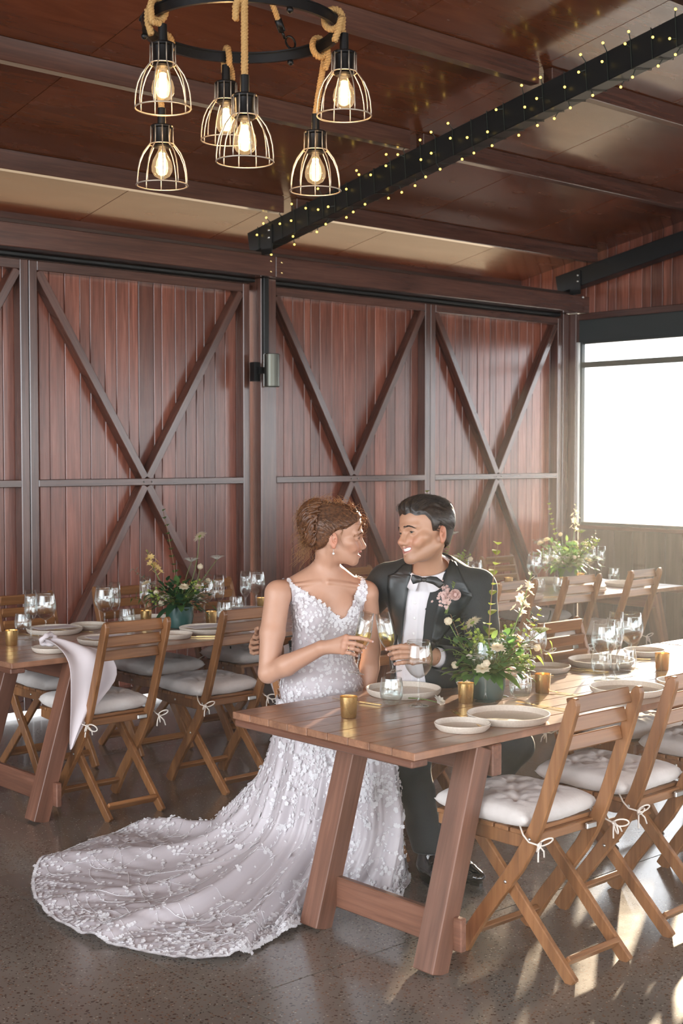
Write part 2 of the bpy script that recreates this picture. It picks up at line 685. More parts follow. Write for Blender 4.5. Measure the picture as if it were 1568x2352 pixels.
# ---- right wall: low board wall, window, board gable
XR = 9.27
wr = empty('wall_right', kind='structure')
y = 7.19
while y > -3.0:
    bw = R.choice((.13, .15, .17, .19))
    m = MB()
    m.box((0, 0, 0), .02, bw - .006, .98)
    m.build('board', 'dark_board_wood', wr, loc=(XR + .02 + R.uniform(-.002, .002), y - bw / 2, .49), bevel=.003)
    y -= bw
y = 8.2
while y > 1.2:
    bw = R.choice((.09, .11, .13))
    zt = ceil_z(y - bw) + .13
    m = MB()
    m.box((0, 0, 0), .02, bw - .005, zt - 2.80)
    m.build('board', 'board_wood', wr, loc=(XR + .04, y - bw / 2, (zt + 2.80) / 2), bevel=.003)
    y -= bw
m = MB()
m.box((XR + .045, 2.1, .49), .012, 10.2, .97)
m.build('backing', 'dark_board_wood', wr)
m = MB()
za, zb = ceil_z(8.2) + .14, ceil_z(1.2) + .14
m.add([(x, yy, z) for x in (XR + .053, XR + .065) for (yy, z) in ((8.2, 2.80), (1.2, 2.80), (1.2, zb), (8.2, za))], [(0, 1, 2, 3), (7, 6, 5, 4), (0, 4, 5, 1), (1, 5, 6, 2), (2, 6, 7, 3), (3, 7, 4, 0)])
m.build('backing', 'dark_board_wood', wr)
beam('panel', (XR + .04, -3.0, 3.8), (XR + .04, 1.2, 3.8), .03, 2.0, 'dark_board_wood', wr, (1, 0, 0))
beam('band', (XR, 7.19, 2.772), (XR, -3.0, 2.772), .06, .055, 'frame_wood', wr)
beam('lintel', (XR + .01, 7.19, 2.652), (XR + .01, -3.0, 2.652), .05, .185, 'window_steel', wr)
beam('sill', (XR - .01, 7.19, .975), (XR - .01, -3.0, .975), .11, .035, 'frame_wood', wr)

win = empty('window_1', kind='structure')
beam('frame', (XR + .01, 7.165, .99), (XR + .01, 7.165, 2.56), .05, .05, 'window_steel', win, (1, 0, 0))
beam('frame', (XR + .01, 7.14, 1.004), (XR + .01, -3, 1.004), .05, .028, 'window_steel', win)
beam('frame', (XR + .01, 7.14, 2.553), (XR + .01, -3, 2.553), .05, .026, 'window_steel', win)
beam('transom', (XR + .005, 7.14, 2.362), (XR + .005, -3, 2.362), .045, .048, 'window_steel', win)
beam('frame', (XR + .01, -3.0, .99), (XR + .01, -3.0, 2.56), .05, .05, 'window_steel', win, (1, 0, 0))
for z0, z1, ya, yb in ((1.018, 2.338, 5.245, 7.14), (2.386, 2.54, 5.245, 7.14), (1.018, 2.338, -2.97, 4.195), (2.386, 2.54, -2.97, 4.195)):
    m = MB()
    m.box((XR + .01, (yb + ya) / 2, (z0 + z1) / 2), .006, yb - ya, z1 - z0)
    m.build('pane', 'window_tint', win)
m = MB()
m.box((XR + .01, 4.72, 1.78), .09, 1.05, 1.62)
m.build('sun_blocker', 'frame_wood', wr)  # unseen block added to keep sun off the foreground floor
tr = MB()
tr.box((XR - .035, 7.165, 1.78), .03, .028, 1.55)
tag(tr.build('trim_1', 'white_trim', bevel=.003), kind='structure')

# ---- roof: ply sheets on purlins on black steel rafters
ce = empty('ceiling', kind='structure')
slope = math.atan(.188)
PT = .125


def sheet(x0, x1, y0, y1, side=1):
    m = MB()
    za = ceil_z(y0) + PT if side > 0 else ceil_z(2 * RIDGE_Y - y0) + PT
    zb = ceil_z(y1) + PT if side > 0 else ceil_z(2 * RIDGE_Y - y1) + PT
    g_ = .003
    vs = []
    for dz in (0, .018):
        vs += [(x0 + g_, y0 + g_, za + dz), (x1 - g_, y0 + g_, za + dz), (x1 - g_, y1 - g_, zb + dz), (x0 + g_, y1 - g_, zb + dz)]
    m.add(vs, [(0, 3, 2, 1), (4, 5, 6, 7), (0, 1, 5, 4), (1, 2, 6, 5), (2, 3, 7, 6), (3, 0, 4, 7)])
    m.build('ply_sheet', 'ceiling_ply', ce)


xs = [-3.9, -1.9, -.05, 1.15, 2.35, 3.55, 4.75, 5.83, 7.03, 8.23, 9.36]
ys = [RIDGE_Y, 1.2, 2.5, 3.77, 4.76, 5.75, 6.94, 8.35]
for i in range(len(xs) - 1):
    for j in range(len(ys) - 1):
        sheet(xs[i], xs[i + 1], ys[j], ys[j + 1])
for i in range(0, len(xs) - 1, 2):
    x1 = xs[min(i + 2, len(xs) - 1)]
    sheet(xs[i], x1, -2.6, RIDGE_Y, -1)
    sheet(xs[i], x1, -5.2, -2.6, -1)
top = MB()
for s in (1, -1):
    y0, y1 = RIDGE_Y, RIDGE_Y + s * (8.6)
    za, zb = ceil_z(RIDGE_Y) + PT + .03, ceil_z(RIDGE_Y + 8.6) + PT + .03
    top.add([(-4, y0, za), (9.5, y0, za), (9.5, y1, zb), (-4, y1, zb)], [(0, 1, 2, 3)])
top.build('roof_deck', 'dark_board_wood', ce)

beam('shade_fascia', (-4, 7.87, 3.122), (9.5, 7.87, 3.122), .03, .095, 'frame_wood', ce, (0, 1, 0))  # eave board added and sized to shade the outer ply

pu = empty('trim_2', kind='structure')
for py in (6.94, 5.75, 4.76, 3.77, 2.5, 1.2):
    for (xa, xb) in ((-3.9, 5.775), (5.885, 9.20)):
        o = beam('purlin', (xa, py + .03, ceil_z(py + .03) + PT / 2 + .008), (xb, py + .03, ceil_z(py + .03) + PT / 2 + .008), .065, PT - .012, 'frame_wood', pu, (0, 1, 0))

ra = empty('trim_3', kind='structure')


def rafter(xc, wdt):
    for s in (1,):
        y0, y1 = 7.33, RIDGE_Y
        h = .150
        beam('rafter', (xc, y0, ceil_z(y0) - h / 2), (xc, y1, ceil_z(y1) - h / 2), wdt, h, 'black_steel', ra)


rafter(5.83, .105)
rafter(9.20, .12)
rafter(-.2, .105)
for xc in (5.78, 9.14):
    m = MB()
    m.box((xc - .008, 7.12, 3.05), .008, .11, .20)
    m.build('cleat', 'black_steel', ra)
    for dz in (0.02, .07):
        b = MB()
        b.ball((xc - .014, 7.09, 3.04 + dz), .011, 8, 4)
        b.build('bolt', 'steel', ra, True)
b = MB()
b.ball((9.2, 7.09, 2.93), .012, 8, 4)
b.build('bolt', 'steel', wb, True)

# ================================================================ tables
TH = 0.70


def table(x0, x1, y0, y1, ya, yb, label, npl=9, legs=(True, True)):
    t = empty('trestle_table', (x0, (y0 + y1) / 2, 0), label=label, cat='table', group='long timber tables')
    hy = (y1 - y0) / 2
    yc = (y0 + y1) / 2
    L = x1 - x0
    pw = (y1 - y0) / npl
    for i in range(npl):
        m = MB()
        m.box((0, 0, 0), L, pw - .0022, .024)
        m.build('plank', 'table_wood', t, loc=(L / 2, -hy + pw * (i + .5), TH - .012 + R.uniform(-.0006, .0006)), bevel=.0018)
    for ex in (.035, L - .035):                    # cleats under the ends
        beam('cleat', (ex, -hy + .012, TH - .037), (ex, hy - .012, TH - .037), .07, .024, 'table_leg_wood', t)
    for k, (ex, s) in enumerate(((.08, 1), (L - .08, -1))):
        if not legs[k]:
            continue
        for yy in (ya - yc, yb - yc):
            beam('leg', (ex + .035 * s, yy, 0), (ex + .235 * s, yy, TH - .03), .074, .086, 'table_leg_wood', t, (1, 0, 0), .003)
        beam('stretcher', (ex + .105 * s, ya - yc - .075, .115), (ex + .105 * s, yb - yc, .115), .026, .105, 'table_leg_wood', t)
        beam('crossbar', (ex + .285 * s, ya - yc - .05, TH - .075), (ex + .285 * s, yb - yc + .05, TH - .075), .045, .10, 'table_leg_wood', t)
    beam('beam', (.30, .0, TH - .06), (L - .30, .0, TH - .06), .07, .07, 'table_leg_wood', t, (0, 1, 0))
    return t


table(2.798, 5.32, 2.763, 3.646, 2.808, 3.343, 'long timber trestle table in front of the couple, slanted square legs')
table(5.335, 7.86, 2.763, 3.646, 2.808, 3.343, 'sunlit timber table butted against the far end of the front table', legs=(True, True))
table(2.757, 5.05, 5.125, 6.09, 5.135, 5.70, 'timber trestle table on the left, napkin hanging over its corner')
table(5.36, 7.83, 5.15, 6.09, 5.2, 5.75, 'timber table in the far right corner beneath the window')

# ================================================================ folding chairs
ch_m = {}


def chair_meshes():
    T = .022
    m = MB()
    pts = [(.225, 0), (.188, .06), (.14, .13), (.09, .195), (.04, .26), (-.005, .32), (-.045, .385), (-.082, .46), (-.112, .54), (-.14, .62), (-.168, .70), (-.194, .78), (-.212, .835), (-.219, .855), (-.223, .868)]
    wd = [.052, .050, .048, .047, .048, .050, .050, .045, .043, .043, .042, .042, .041, .032, .012]
    m.strip(pts, wd, T)
    ch_m['long'] = m
    m = MB()
    m.strip([(-.205, 0), (-.1, .104), (0.0, .205), (.1, .305), (.215, .42)], [.042] * 5, .020)
    ch_m['short'] = m
    m = MB()
    m.strip([(.325, .405), (.25, .403), (0, .402), (-.03, .404), (-.052, .412)], [.036, .044, .044, .038, .018], .02)
    ch_m['rail'] = m


chair_meshes()


def make_chair(label):
    c = empty('folding_chair', label=label, cat='chair')
    W2 = .17
    for s in (-1, 1):
        ch_m['long'].build('rear_leg', 'chair_wood', c, loc=(s * (W2 - .011), 0, 0), bevel=.003)
        ch_m['short'].build('front_leg', 'chair_wood', c, loc=(s * (W2 - .034), 0, 0), bevel=.003)
        ch_m['rail'].build('seat_rail', 'chair_wood', c, loc=(s * (W2 - .012), 0, 0), bevel=.003)
    for k in range(6):
        yy = .30 - k * .062
        m = MB()
        m.box((0, 0, 0), .054, .014, .345)
        o = m.build('seat_slat', 'chair_wood', c, bevel=.002)
        o.matrix_local = Matrix(((0, 0, 1, 0), (1, 0, 0, yy), (0, 1, 0, .430), (0, 0, 0, 1)))
    for (yy, zz, hh) in ((-.196, .838, .050), (-.180, .776, .046), (-.163, .715, .044)):
        beam('back_slat', (-W2 + .022, yy + .006, zz), (W2 - .022, yy + .006, zz), .016, hh, 'chair_wood', c, (0, 1, -.27), .003)
    beam('seat_bar', (-W2 + .02, -.045, .408), (W2 - .02, -.045, .408), .022, .030, 'chair_wood', c, (0, 1, 0), .003)
    beam('stretcher', (-W2 + .044, -.165, .055), (W2 - .044, -.165, .055), .018, .042, 'chair_wood', c, (0, .7, .7), .003)
    beam('stretcher', (-W2 + .02, .175, .07), (W2 - .02, .175, .07), .018, .034, 'chair_wood', c, (0, .7, .7), .003)
    m = MB()
    for s in (-1, 1):
        for (yy, zz) in ((.036, .262), (-.06, .415), (.16, .405)):
            m.ball((s * (W2 + .001), yy, zz), .006, 8, 4, (.5, 1, 1))
    m.build('bolt', 'steel', c, True)
    m = MB()
    m.box((W2 - .05, -.070, .408), .05, .012, .020)
    m.build('hinge', 'steel', c, bevel=.003)
    return c


def cushion_mesh(seed):
    rr = random.Random(seed)
    n = 40
    bx, by = .188, .198
    tuft = [(-.42 + rr.uniform(-.05, .05), -.40), (.42, -.42 + rr.uniform(-.05, .05)), (-.42, .40), (.40, .42), (0.02, 0.0)]
    vs, fs = [], []
    for side in (1, -1):
        for j in range(n + 1):
            for i in range(n + 1):
                u, v = i / n * 2 - 1, j / n * 2 - 1
                e = max(abs(u), abs(v))
                rim = (1 - abs(u) ** 5) * (1 - abs(v) ** 5)
                z = .042 * max(rim, 0) ** .40
                sag = 0
                for (a_, b_) in tuft:
                    d2 = (u - a_) ** 2 + (v - b_) ** 2
                    d = math.sqrt(d2)
                    an = math.atan2(v - b_, u - a_)
                    sag += .030 * math.exp(-d2 / .010) + .011 * math.exp(-d2 / .09) * (0.5 + .5 * math.cos(an * 6 + a_ * 9 + seed)) * (1 - math.exp(-d2 / .01))
                z -= sag * (1 if side > 0 else .15) * min(1, rim * 2.2)
                z += (.005 * mnoise.noise(Vector((u * 3 + seed, v * 3, side))) + .0035 * mnoise.noise(Vector((u * 9 + seed, v * 9, side)))) * rim
                sx = 1 - .045 * v * v + .015 * math.sin(v * 7 + seed)
                sy = 1 - .045 * u * u + .015 * math.sin(u * 6 + seed * 2)
                vs.append((u * bx * sx, v * by * sy, (.032 + z) if side > 0 else (.032 - max(z, 0) * .98)))
    N = (n + 1) ** 2
    for sd in (0, 1):
        for j in range(n):
            for i in range(n):
                q = sd * N + j * (n + 1) + i
                f = (q, q + 1, q + n + 2, q + n + 1)
                fs.append(f if sd == 0 else f[::-1])
    m = MB()
    m.add(vs, fs)
    me = m.mesh('seat_cushion')
    bm = bmesh.new()
    bm.from_mesh(me)
    bmesh.ops.remove_doubles(bm, verts=bm.verts, dist=.0005)
    bmesh.ops.recalc_face_normals(bm, faces=bm.faces)
    bm.to_mesh(me)
    bm.free()
    return me


def bow(m, c, s, rr):
    """a small tied bow of cord around a chair leg"""
    c = Vector(c)
    pts = [c + Vector(p) for p in ((s * -.006, .055, .042), (s * .012, .025, .020), (s * .016, .0, .004), (s * .010, -.034, 0))]
    m.tube(pts, .0028, 6)
    k = c + Vector((s * .010, -.034, 0))
    m.ball(k, .0065, 8, 5)
    for q in (-1, 1):
        a_ = Vector((q * .5 + rr.uniform(-.2, .2), -.55, rr.uniform(-.45, .45) + q * .25)).normalized()
        b_ = a_.cross(Vector((0, 1, .3))).normalized()
        L = rr.uniform(.036, .05)
        loop = [k + a_ * L * (1 - math.cos(t)) / 2 * 1.0 + b_ * .014 * math.sin(t) for t in [2 * PI * i / 14 for i in range(15)]]
        m.tube(loop, .0027, 6)
        e = Vector((q * .35, -.25, -.9 + rr.uniform(-.1, .5))).normalized()
        L = rr.uniform(.04, .06)
        m.tube([k, k + e * L * .5 + Vector((q * .006, -.004, 0)), k + e * L], .0027, 6)


def make_cushion(label, seed):
    o = link('seat_cushion', cushion_mesh(seed), 'cotton', smooth=True)
    tag(o, label, 'cushion')
    rr = random.Random(seed)
    for s in (-1, 1):
        m = MB()
        bow(m, (s * .176, -.215, -.028 + .0), s, rr)
        m.build('tie', 'tie_cord', o, True)
    return o


chair0 = make_chair('x')
cush = [make_cushion('x', k + 1) for k in range(3)]
_used = set()
CHAIRS = []


def place_chair(x, y, rz, label, group, cushion=None, k=0):
    ch = chair0 if 'c' not in _used else copy_tree(chair0)
    _used.add('c')
    ch.location = (x, y, 0)
    ch.rotation_euler = (0, 0, rz)
    tag(ch, label, 'chair', group)
    CHAIRS.append(ch)
    if cushion:
        cu = cush[k] if k not in _used else copy_tree(cush[k])
        _used.add(k)
        p = Matrix.Rotation(rz, 3, 'Z') @ Vector((0, .140, .4385))
        cu.location = (x + p.x, y + p.y, p.z)
        cu.rotation_euler = (0, 0, rz)
        tag(cu, cushion, 'cushion', 'tufted seat cushions')
    return ch


GN, GL, GR = 'folding chairs at the front table', 'folding chairs at the left table', 'folding chairs at the far right table'
place_chair(3.295, 2.655, 0, 'wooden folding chair nearest the camera, its slatted back turned to us', GN, 'white tufted cushion on the nearest chair, bows at both rear corners', 0)
place_chair(3.84, 2.69, .03, 'wooden folding chair just right of the nearest chair', GN, 'tufted cushion on the chair just right of the nearest chair', 1)
place_chair(4.50, 2.72, 0, 'wooden folding chair cut by the right edge, slat ends in shadow', GN, 'tufted cushion cut by the right edge, topmost on the near side', 2)
place_chair(4.60, 3.47, PI, 'sunlit folding chair across the front table, right of the flowers', GN, 'cream cushion seen under the front table on the chair opposite', 1)
place_chair(3.47, 3.86, PI, 'wooden folding chair the bride sits on', GN)
place_chair(3.90, 3.90, PI + .10, 'wooden folding chair the groom sits on', GN)
place_chair(3.235, 5.11, 0, 'folding chair at the left table, nearest to the hanging napkin', GL, 'cushion on the left table chair beside the hanging napkin', 2)
place_chair(3.89, 5.14, 0, 'folding chair at the left table, half hidden behind the bride', GL, 'cushion on the left table chair half hidden behind the bride', 0)
place_chair(3.44, 6.05, PI, 'folding chair behind the left table at the photo edge', GL, 'greenish white cushion behind the leg of the left table', 1)
place_chair(4.05, 6.08, PI, 'folding chair behind the left table flowers', GL, 'cushion on the chair behind the left table, below the flowers', 0)
place_chair(4.65, 6.08, PI, 'folding chair behind the left table, near the timber post', GL, 'cushion behind the left table near the elbow of the bride', 2)
place_chair(5.88, 5.20, 0, 'folding chair at the far right table beside the arm of the groom', GR, 'blue grey cushion beside the arm of the groom', 1)
place_chair(6.45, 5.17, 0, 'folding chair at the middle of the far right table', GR, 'cushion on the middle chair of the far right table', 0)
place_chair(7.07, 5.165, .04, 'folding chair at the window end of the far right table', GR, 'cushion on the chair at the window end of the far right table', 2)
place_chair(7.27, 6.14, PI, 'folding chair on the wall side of the far right table', GR, 'cushion on the wall side of the far right table', 1)
place_chair(5.85, 6.14, PI, 'folding chair on the wall side, between the heads of the couple', GR, 'cushion on the wall side chair between the heads of the couple', 2)

# ================================================================ chandelier: iron ring, six caged bulbs on rope
RC = W(555, 68, 5.0)
ch = empty('chandelier', RC, label='round black iron chandelier with six caged bulbs hung on thick rope', cat='chandelier')
RR = .362
m = MB()
n = 72
hh, tt = .019, .007
prof = [(RR - tt, -hh), (RR + tt, -hh), (RR + tt, hh), (RR - tt, hh), (RR - tt, -hh)]
m.lathe(prof, n)
m.lathe([(RR - .022, hh - .005), (RR + .012, hh - .005), (RR + .012, hh), (RR - .022, hh), (RR - .022, hh - .005)], n)
smooth_angle(m.build('ring', 'black_metal', ch, True))
rv, dv = Vector((.741, -.672, 0)), Vector((.672, .741, 0))


def twist_rope(m, path, r=.013, pitch=.034):
    P = [Vector(p) for p in path]
    d = [0]
    for i in range(1, len(P)):
        d.append(d[-1] + (P[i] - P[i - 1]).length)
    N = max(8, int(d[-1] / .006))
    pts = []
    j = 0
    for k in range(N + 1):
        s_ = d[-1] * k / N
        while j < len(P) - 2 and d[j + 1] < s_:
            j += 1
        u = (s_ - d[j]) / max(1e-6, d[j + 1] - d[j])
        pts.append(P[j].lerp(P[j + 1], u))
    nv = (pts[1] - pts[0]).orthogonal().normalized()
    fr = []
    for i, p in enumerate(pts):
        t = (pts[min(i + 1, N)] - pts[max(i - 1, 0)]).normalized()
        nv = (nv - t * nv.dot(t)).normalized()
        fr.append((p, nv.copy(), t.cross(nv)))
    for q in range(3):
        sp = []
        for i, (p, a_, b_) in enumerate(fr):
            an = 2 * PI * (q / 3 + (d[-1] * i / N) / pitch)
            sp.append(p + (a_ * math.cos(an) + b_ * math.sin(an)) * r * .52)
        m.tube(sp, r * .56, 6)


def pendant(px, py, D, seed):
    c = W(px, py, D) - RC                     # bulb centre, relative to the ring centre
    pe = empty('pendant_lamp', c)
    pe.parent = ch
    rr = random.Random(seed)
    # socket
    m = MB()
    m.lathe([(.001, .215), (.016, .215), (.017, .150), (.042, .148), (.045, .144), (.045, .138), (.036, .135), (.034, .075), (.037, .068), (.030, .062), (.001, .062)], 24)
    smooth_angle(m.build('socket', 'black_metal', pe, True))
    m = MB()
    nw = 10
    for k in range(nw):
        an = 2 * PI * (k + rr.random() * .02) / nw + seed
        pts = []
        for (r_, z_) in ((.0445, .142), (.0445, .10), (.046, .078), (.058, .063), (.075, .040), (.089, .008), (.0965, -.025), (.0995, -.058), (.099, -.082)):
            pts.append((r_ * math.cos(an), r_ * math.sin(an), z_))
        m.tube(pts, .0024, 6)
    for (r_, z_, w_) in ((.0995, -.082, .003), (.047, .075, .0022)):
        m.tube([(r_ * math.cos(2 * PI * k / 40), r_ * math.sin(2 * PI * k / 40), z_) for k in range(40)], w_, 6, closed=True)
    m.build('cage', 'bronze_wire', pe, True)
    m = MB()
    m.lathe([(.013, .062), (.016, .05), (.024, .035), (.036, .012), (.041, -.010), (.040, -.028), (.030, -.046), (.014, -.055), (.001, -.057)], 28)
    m.build('bulb', 'bulb_glass', pe, True)
    m = MB()
    for k in range(6):
        an = k * PI / 3 + .4
        x_, y_ = .0085 * math.cos(an), .008 * math.sin(an)
        m.tube([(x_, y_, .042), (x_ * 1.2, y_ * 1.2, 0), (x_, y_, -.040)], .0042, 6)
    m.build('filament', 'filament', pe, True)
    l = bpy.data.lights.new('bulb_light', 'POINT')
    l.energy = 2.6
    l.color = (1.0, .60, .28)
    l.shadow_soft_size = .03
    lo = bpy.data.objects.new('bulb_light', l)
    C.objects.link(lo)
    lo.parent = pe
    lo.location = (0, 0, -.0)
    # rope: up from the socket, once round the ring, tail hanging
    rad = Vector((c.x, c.y, 0)).normalized()
    ringp = rad * RR - c
    ringp.z = -c.z
    tang = rad.cross(Vector((0, 0, 1)))
    pts = [Vector((0, 0, .205))]
    H = ringp.z
    off = rad * .03
    q = Vector((ringp.x, ringp.y, 0)) + off
    pts += [Vector((q.x * .3, q.y * .3, .215 + (H - .26) * .3)), Vector((q.x, q.y, H - .05))]
    for k in range(15):
        an = PI / 2 * -0.0 + 2 * PI * k / 14
        pts.append(ringp + rad * (.034 * math.cos(an)) + Vector((0, 0, .038 * math.sin(an))) + tang * (.018 * k / 14))
    pts += [ringp + rad * .028 + tang * .03 + Vector((0, 0, -.045)), ringp + rad * .012 + tang * .03 + Vector((0, 0, -.085))]
    m = MB()
    twist_rope(m, pts)
    m.build('rope', 'rope', pe, True)


for i, a_ in enumerate(((374, 196, 4.79), (372, 377, 5.20), (519, 275, 5.35), (562, 317, 4.64), (724, 390, 5.24), (790, 214, 4.89))):
    pendant(*a_, i * .37)

hub = Vector((0, 0, .42))
for k, ph in enumerate((62, 182, 302)):
    an = math.radians(ph)
    p = (rv * math.cos(an) + dv * math.sin(an)) * RR
    u = (hub - p).normalized()
    m = MB()
    twist_rope(m, [p + u * .13, p + u * .3, hub], .0115)
    m.build('hanging_rope', 'rope', ch, True)
    m = MB()
    m.tube([p + u * .15, p + u * .10], .015, 10)
    m.tube([p + u * .10, p + u * .07], .006, 8)
    side = u.cross(Vector((0, 0, 1))).normalized()
    cc = p + Vector((0, 0, .05))
    m.tube([cc + side * .020 * math.cos(t) + u * .026 * math.sin(t) for t in [2 * PI * q / 16 for q in range(16)]], .0045, 6, closed=True)
    m.ball(p + Vector((0, 0, -.028)), .013, 10, 6)
    m.tube([p + Vector((0, 0, -.03)), p + Vector((0, 0, .03))], .005, 6)
    m.build('hook', 'black_metal', ch, True)
m = MB()
m.tube([hub, hub + Vector((0, 0, ceil_z(RC.y) + PT - RC.z - .42))], .008, 8)
m.build('rod', 'black_metal', ch, True)

# ================================================================ fairy lights wound round the middle rafter
fl = empty('fairy_lights', (5.83, 5.5, ceil_z(5.5)), label='string of tiny warm lights wound around the black steel rafter', cat='string lights')
o0 = Vector(fl.location)
m = MB()
rr = random.Random(4)
x0, x1 = 5.83 - .0575, 5.83 + .0575
bulb_me = None
bm_ = MB()
bm_.ball((0, 0, 0), .0068, 8, 6)
bulb_me = bm_.mesh('bulb')
stub = MB()
y = 7.22
prev = None
while y > 3.2:
    dy = rr.uniform(.115, .15)

    def pt(x, yy, lo):
        z = ceil_z(yy) + (.005 if not lo else -.155)
        return Vector((x, yy, z)) - o0
    y2 = y - dy
    loop = [pt(x0, y, 0), pt(x0, y - .012, 1), pt(x1, y - dy * .4, 1), pt(x1, y - dy * .6, 0), pt(x0, y2, 0)]
    m.tube(loop, .0026, 5)
    for q in range(3):
        e = rr.random()
        if q == 0:
            base = loop[0].lerp(loop[1], rr.uniform(.0, .75))
            dirv = Vector((-.8, rr.uniform(-.9, .9), rr.uniform(-.5, .4)))
        elif q == 1:
            base = loop[1].lerp(loop[2], rr.uniform(.0, .8))
            dirv = Vector((rr.uniform(-.5, .3), rr.uniform(-.6, .6), -.8))
        else:
            if e < .45:
                continue
            base = loop[0].copy()
            dirv = Vector((-.5, rr.uniform(-.6, .6), .8))
        dirv.normalize()
        tip = base + dirv * rr.uniform(.022, .038)
        stub.tube([base, tip], .0028, 5)
        ob = link('bulb', bulb_me, 'fairy_glow', fl, True)
        ob.location = tip + dirv * .006
    y = y2
m.build('cable', 'light_cable', fl)
stub.build('bulb_stalks', 'light_cable', fl)['kind'] = 'stuff'

# ================================================================ tableware
ZT = TH + .0005


def lathe_me(name, prof, n=40):
    m = MB()
    m.lathe(prof, n)
    me = m.mesh(name)
    bm = bmesh.new()
    bm.from_mesh(me)
    bmesh.ops.remove_doubles(bm, verts=bm.verts, dist=.00008)
    bmesh.ops.recalc_face_normals(bm, faces=bm.faces)
    bm.to_mesh(me)
    bm.free()
    return me


def plate_prof(r, h):
    return [(.0001, .004), (r - .022, .004), (r - .010, .008), (r - .005, h - .003), (r - .0035, h), (r - .001, h), (r, h - .002), (r - .004, .010), (r - .014, .0005), (r - .03, 0), (.0001, 0)]


ME = {
    'dinner_plate': lathe_me('dinner_plate', plate_prof(.139, .026), 64),
    'side_plate': lathe_me('side_plate', plate_prof(.0915, .024), 48),
    'wine_glass': lathe_me('wine_glass', [(.0001, .004), (.012, .005), (.037, .0015), (.038, .0005), (.036, 0), (.0001, 0)]
                           ),
}


def glass_parts(foot, stem, bowl):
    return foot, stem, bowl


def tagged(o, label, cat, group):
    return tag(o, label, cat, group)


def mk(name, me, mat, loc, label, cat, group, rz=0.0, parent=None):
    o = link(name, me, mat, parent, True)
    smooth_angle(o, 40)
    o.location = loc
    o.rotation_euler = (0, 0, rz)
    tag(o, label, cat, group)
    return o


WINE_BOWL = lathe_me('bowl', [(.004, .098), (.012, .101), (.028, .112), (.042, .130), (.050, .150), (.0515, .165), (.049, .190), (.044, .215), (.0405, .232), (.0395, .2325), (.0430, .214), (.0480, .189), (.0505, .165), (.049, .151), (.041, .1315), (.027, .1135), (.011, .1035), (.0001, .1025)], 40)
WINE_STEM = lathe_me('stem', [(.0001, .1028), (.0055, .101), (.0042, .090), (.0034, .06), (.0036, .03), (.006, .014), (.013, .006), (.030, .0025), (.0375, .0012), (.0375, 0), (.0001, 0)], 28)
FLUTE_BOWL = lathe_me('bowl', [(.004, .090), (.010, .094), (.020, .106), (.0275, .122), (.0315, .142), (.0322, .158), (.0305, .195), (.0275, .240), (.0266, .2405), (.0296, .195), (.0312, .158), (.0305, .1425), (.0265, .1235), (.019, .1085), (.009, .0970), (.0001, .0955)], 32)
FLUTE_STEM = lathe_me('stem', [(.0001, .0957), (.0050, .094), (.0038, .082), (.0032, .055), (.0036, .03), (.006, .013), (.012, .006), (.026, .0025), (.0325, .0012), (.0325, 0), (.0001, 0)], 28)
TUMBLER = lathe_me('tumbler', [(.0001, 0), (.024, 0), (.032, .006), (.040, .026), (.0425, .046), (.041, .066), (.0365, .094), (.0356, .0942), (.0398, .066), (.0412, .046), (.0387, .027), (.031, .011), (.022, .008), (.0001, .0075)], 36)
VOTIVE = lathe_me('votive_cup', [(.0001, 0), (.0245, 0), (.0262, .003), (.0305, .071), (.0298, .0715), (.0255, .010), (.0001, .009)], 32)
WAX = lathe_me('wax', [(.0001, .040), (.027, .040), (.0262, .012), (.0001, .0115)], 24)
WICK = lathe_me('wick', [(.0012, .040), (.0011, .048), (.0001, .0485)], 6)
TUMBLER_WATER = lathe_me('water', [(.0001, .009), (.022, .0092), (.0305, .0125), (.0382, .028), (.0402, .042), (.0001, .042)], 32)
LOW_WINE = None

FORK = MB()
FORK.box((0, .045, .003), .006, .11, .0025)
FORK.box((0, -.025, .0035), .004, .05, .003)
FORK.add([(-.010, .10, .004), (.010, .10, .004), (.009, .13, .006), (-.009, .13, .006), (-.010, .10, .0055), (.010, .10, .0055), (.009, .13, .0075), (-.009, .13, .0075)],
         [(0, 3, 2, 1), (4, 5, 6, 7), (0, 1, 5, 4), (1, 2, 6, 5), (2, 3, 7, 6), (3, 0, 4, 7)])
for k in range(4):
    FORK.box((-.0078 + k * .0052, .150, .006), .0022, .042, .0016)
FORK_ME = FORK.mesh('fork')
KN = MB()
KN.box((0, -.03, .004), .007, .095, .0045)
KN.add([(-.0055, .018, .002), (.0055, .018, .002), (.0085, .06, .002), (.007, .125, .002), (-.002, .145, .002), (-.005, .10, .002),
        (-.0055, .018, .0036), (.0055, .018, .0036), (.0085, .06, .003), (.007, .125, .003), (-.002, .145, .003), (-.005, .10, .003)],
       [(5, 4, 3, 2, 1, 0), (6, 7, 8, 9, 10, 11), (0, 1, 7, 6), (1, 2, 8, 7), (2, 3, 9, 8), (3, 4, 10, 9), (4, 5, 11, 10), (5, 0, 6, 11)])
KNIFE_ME = KN.mesh('knife')
CARD = MB()
CARD.box((0, 0, .0006), .105, .20, .0012)
CARD_ME = CARD.mesh('menu_card')


def plate(x, y, label, big=True, rz=0):
    nm = 'dinner_plate' if big else 'side_plate'
    return mk(nm, ME[nm], 'ceramic', (x, y, ZT), label, 'plate', 'dinner plates on the tables' if big else 'side plates on the tables')


def wine(x, y, label, z=ZT):
    e = empty('wine_glass', (x, y, z), label=label, cat='glass', group='stemmed wine glasses')
    link('bowl', WINE_BOWL, 'drink_glass', e, True)
    link('stem', WINE_STEM, 'drink_glass', e, True)
    return e


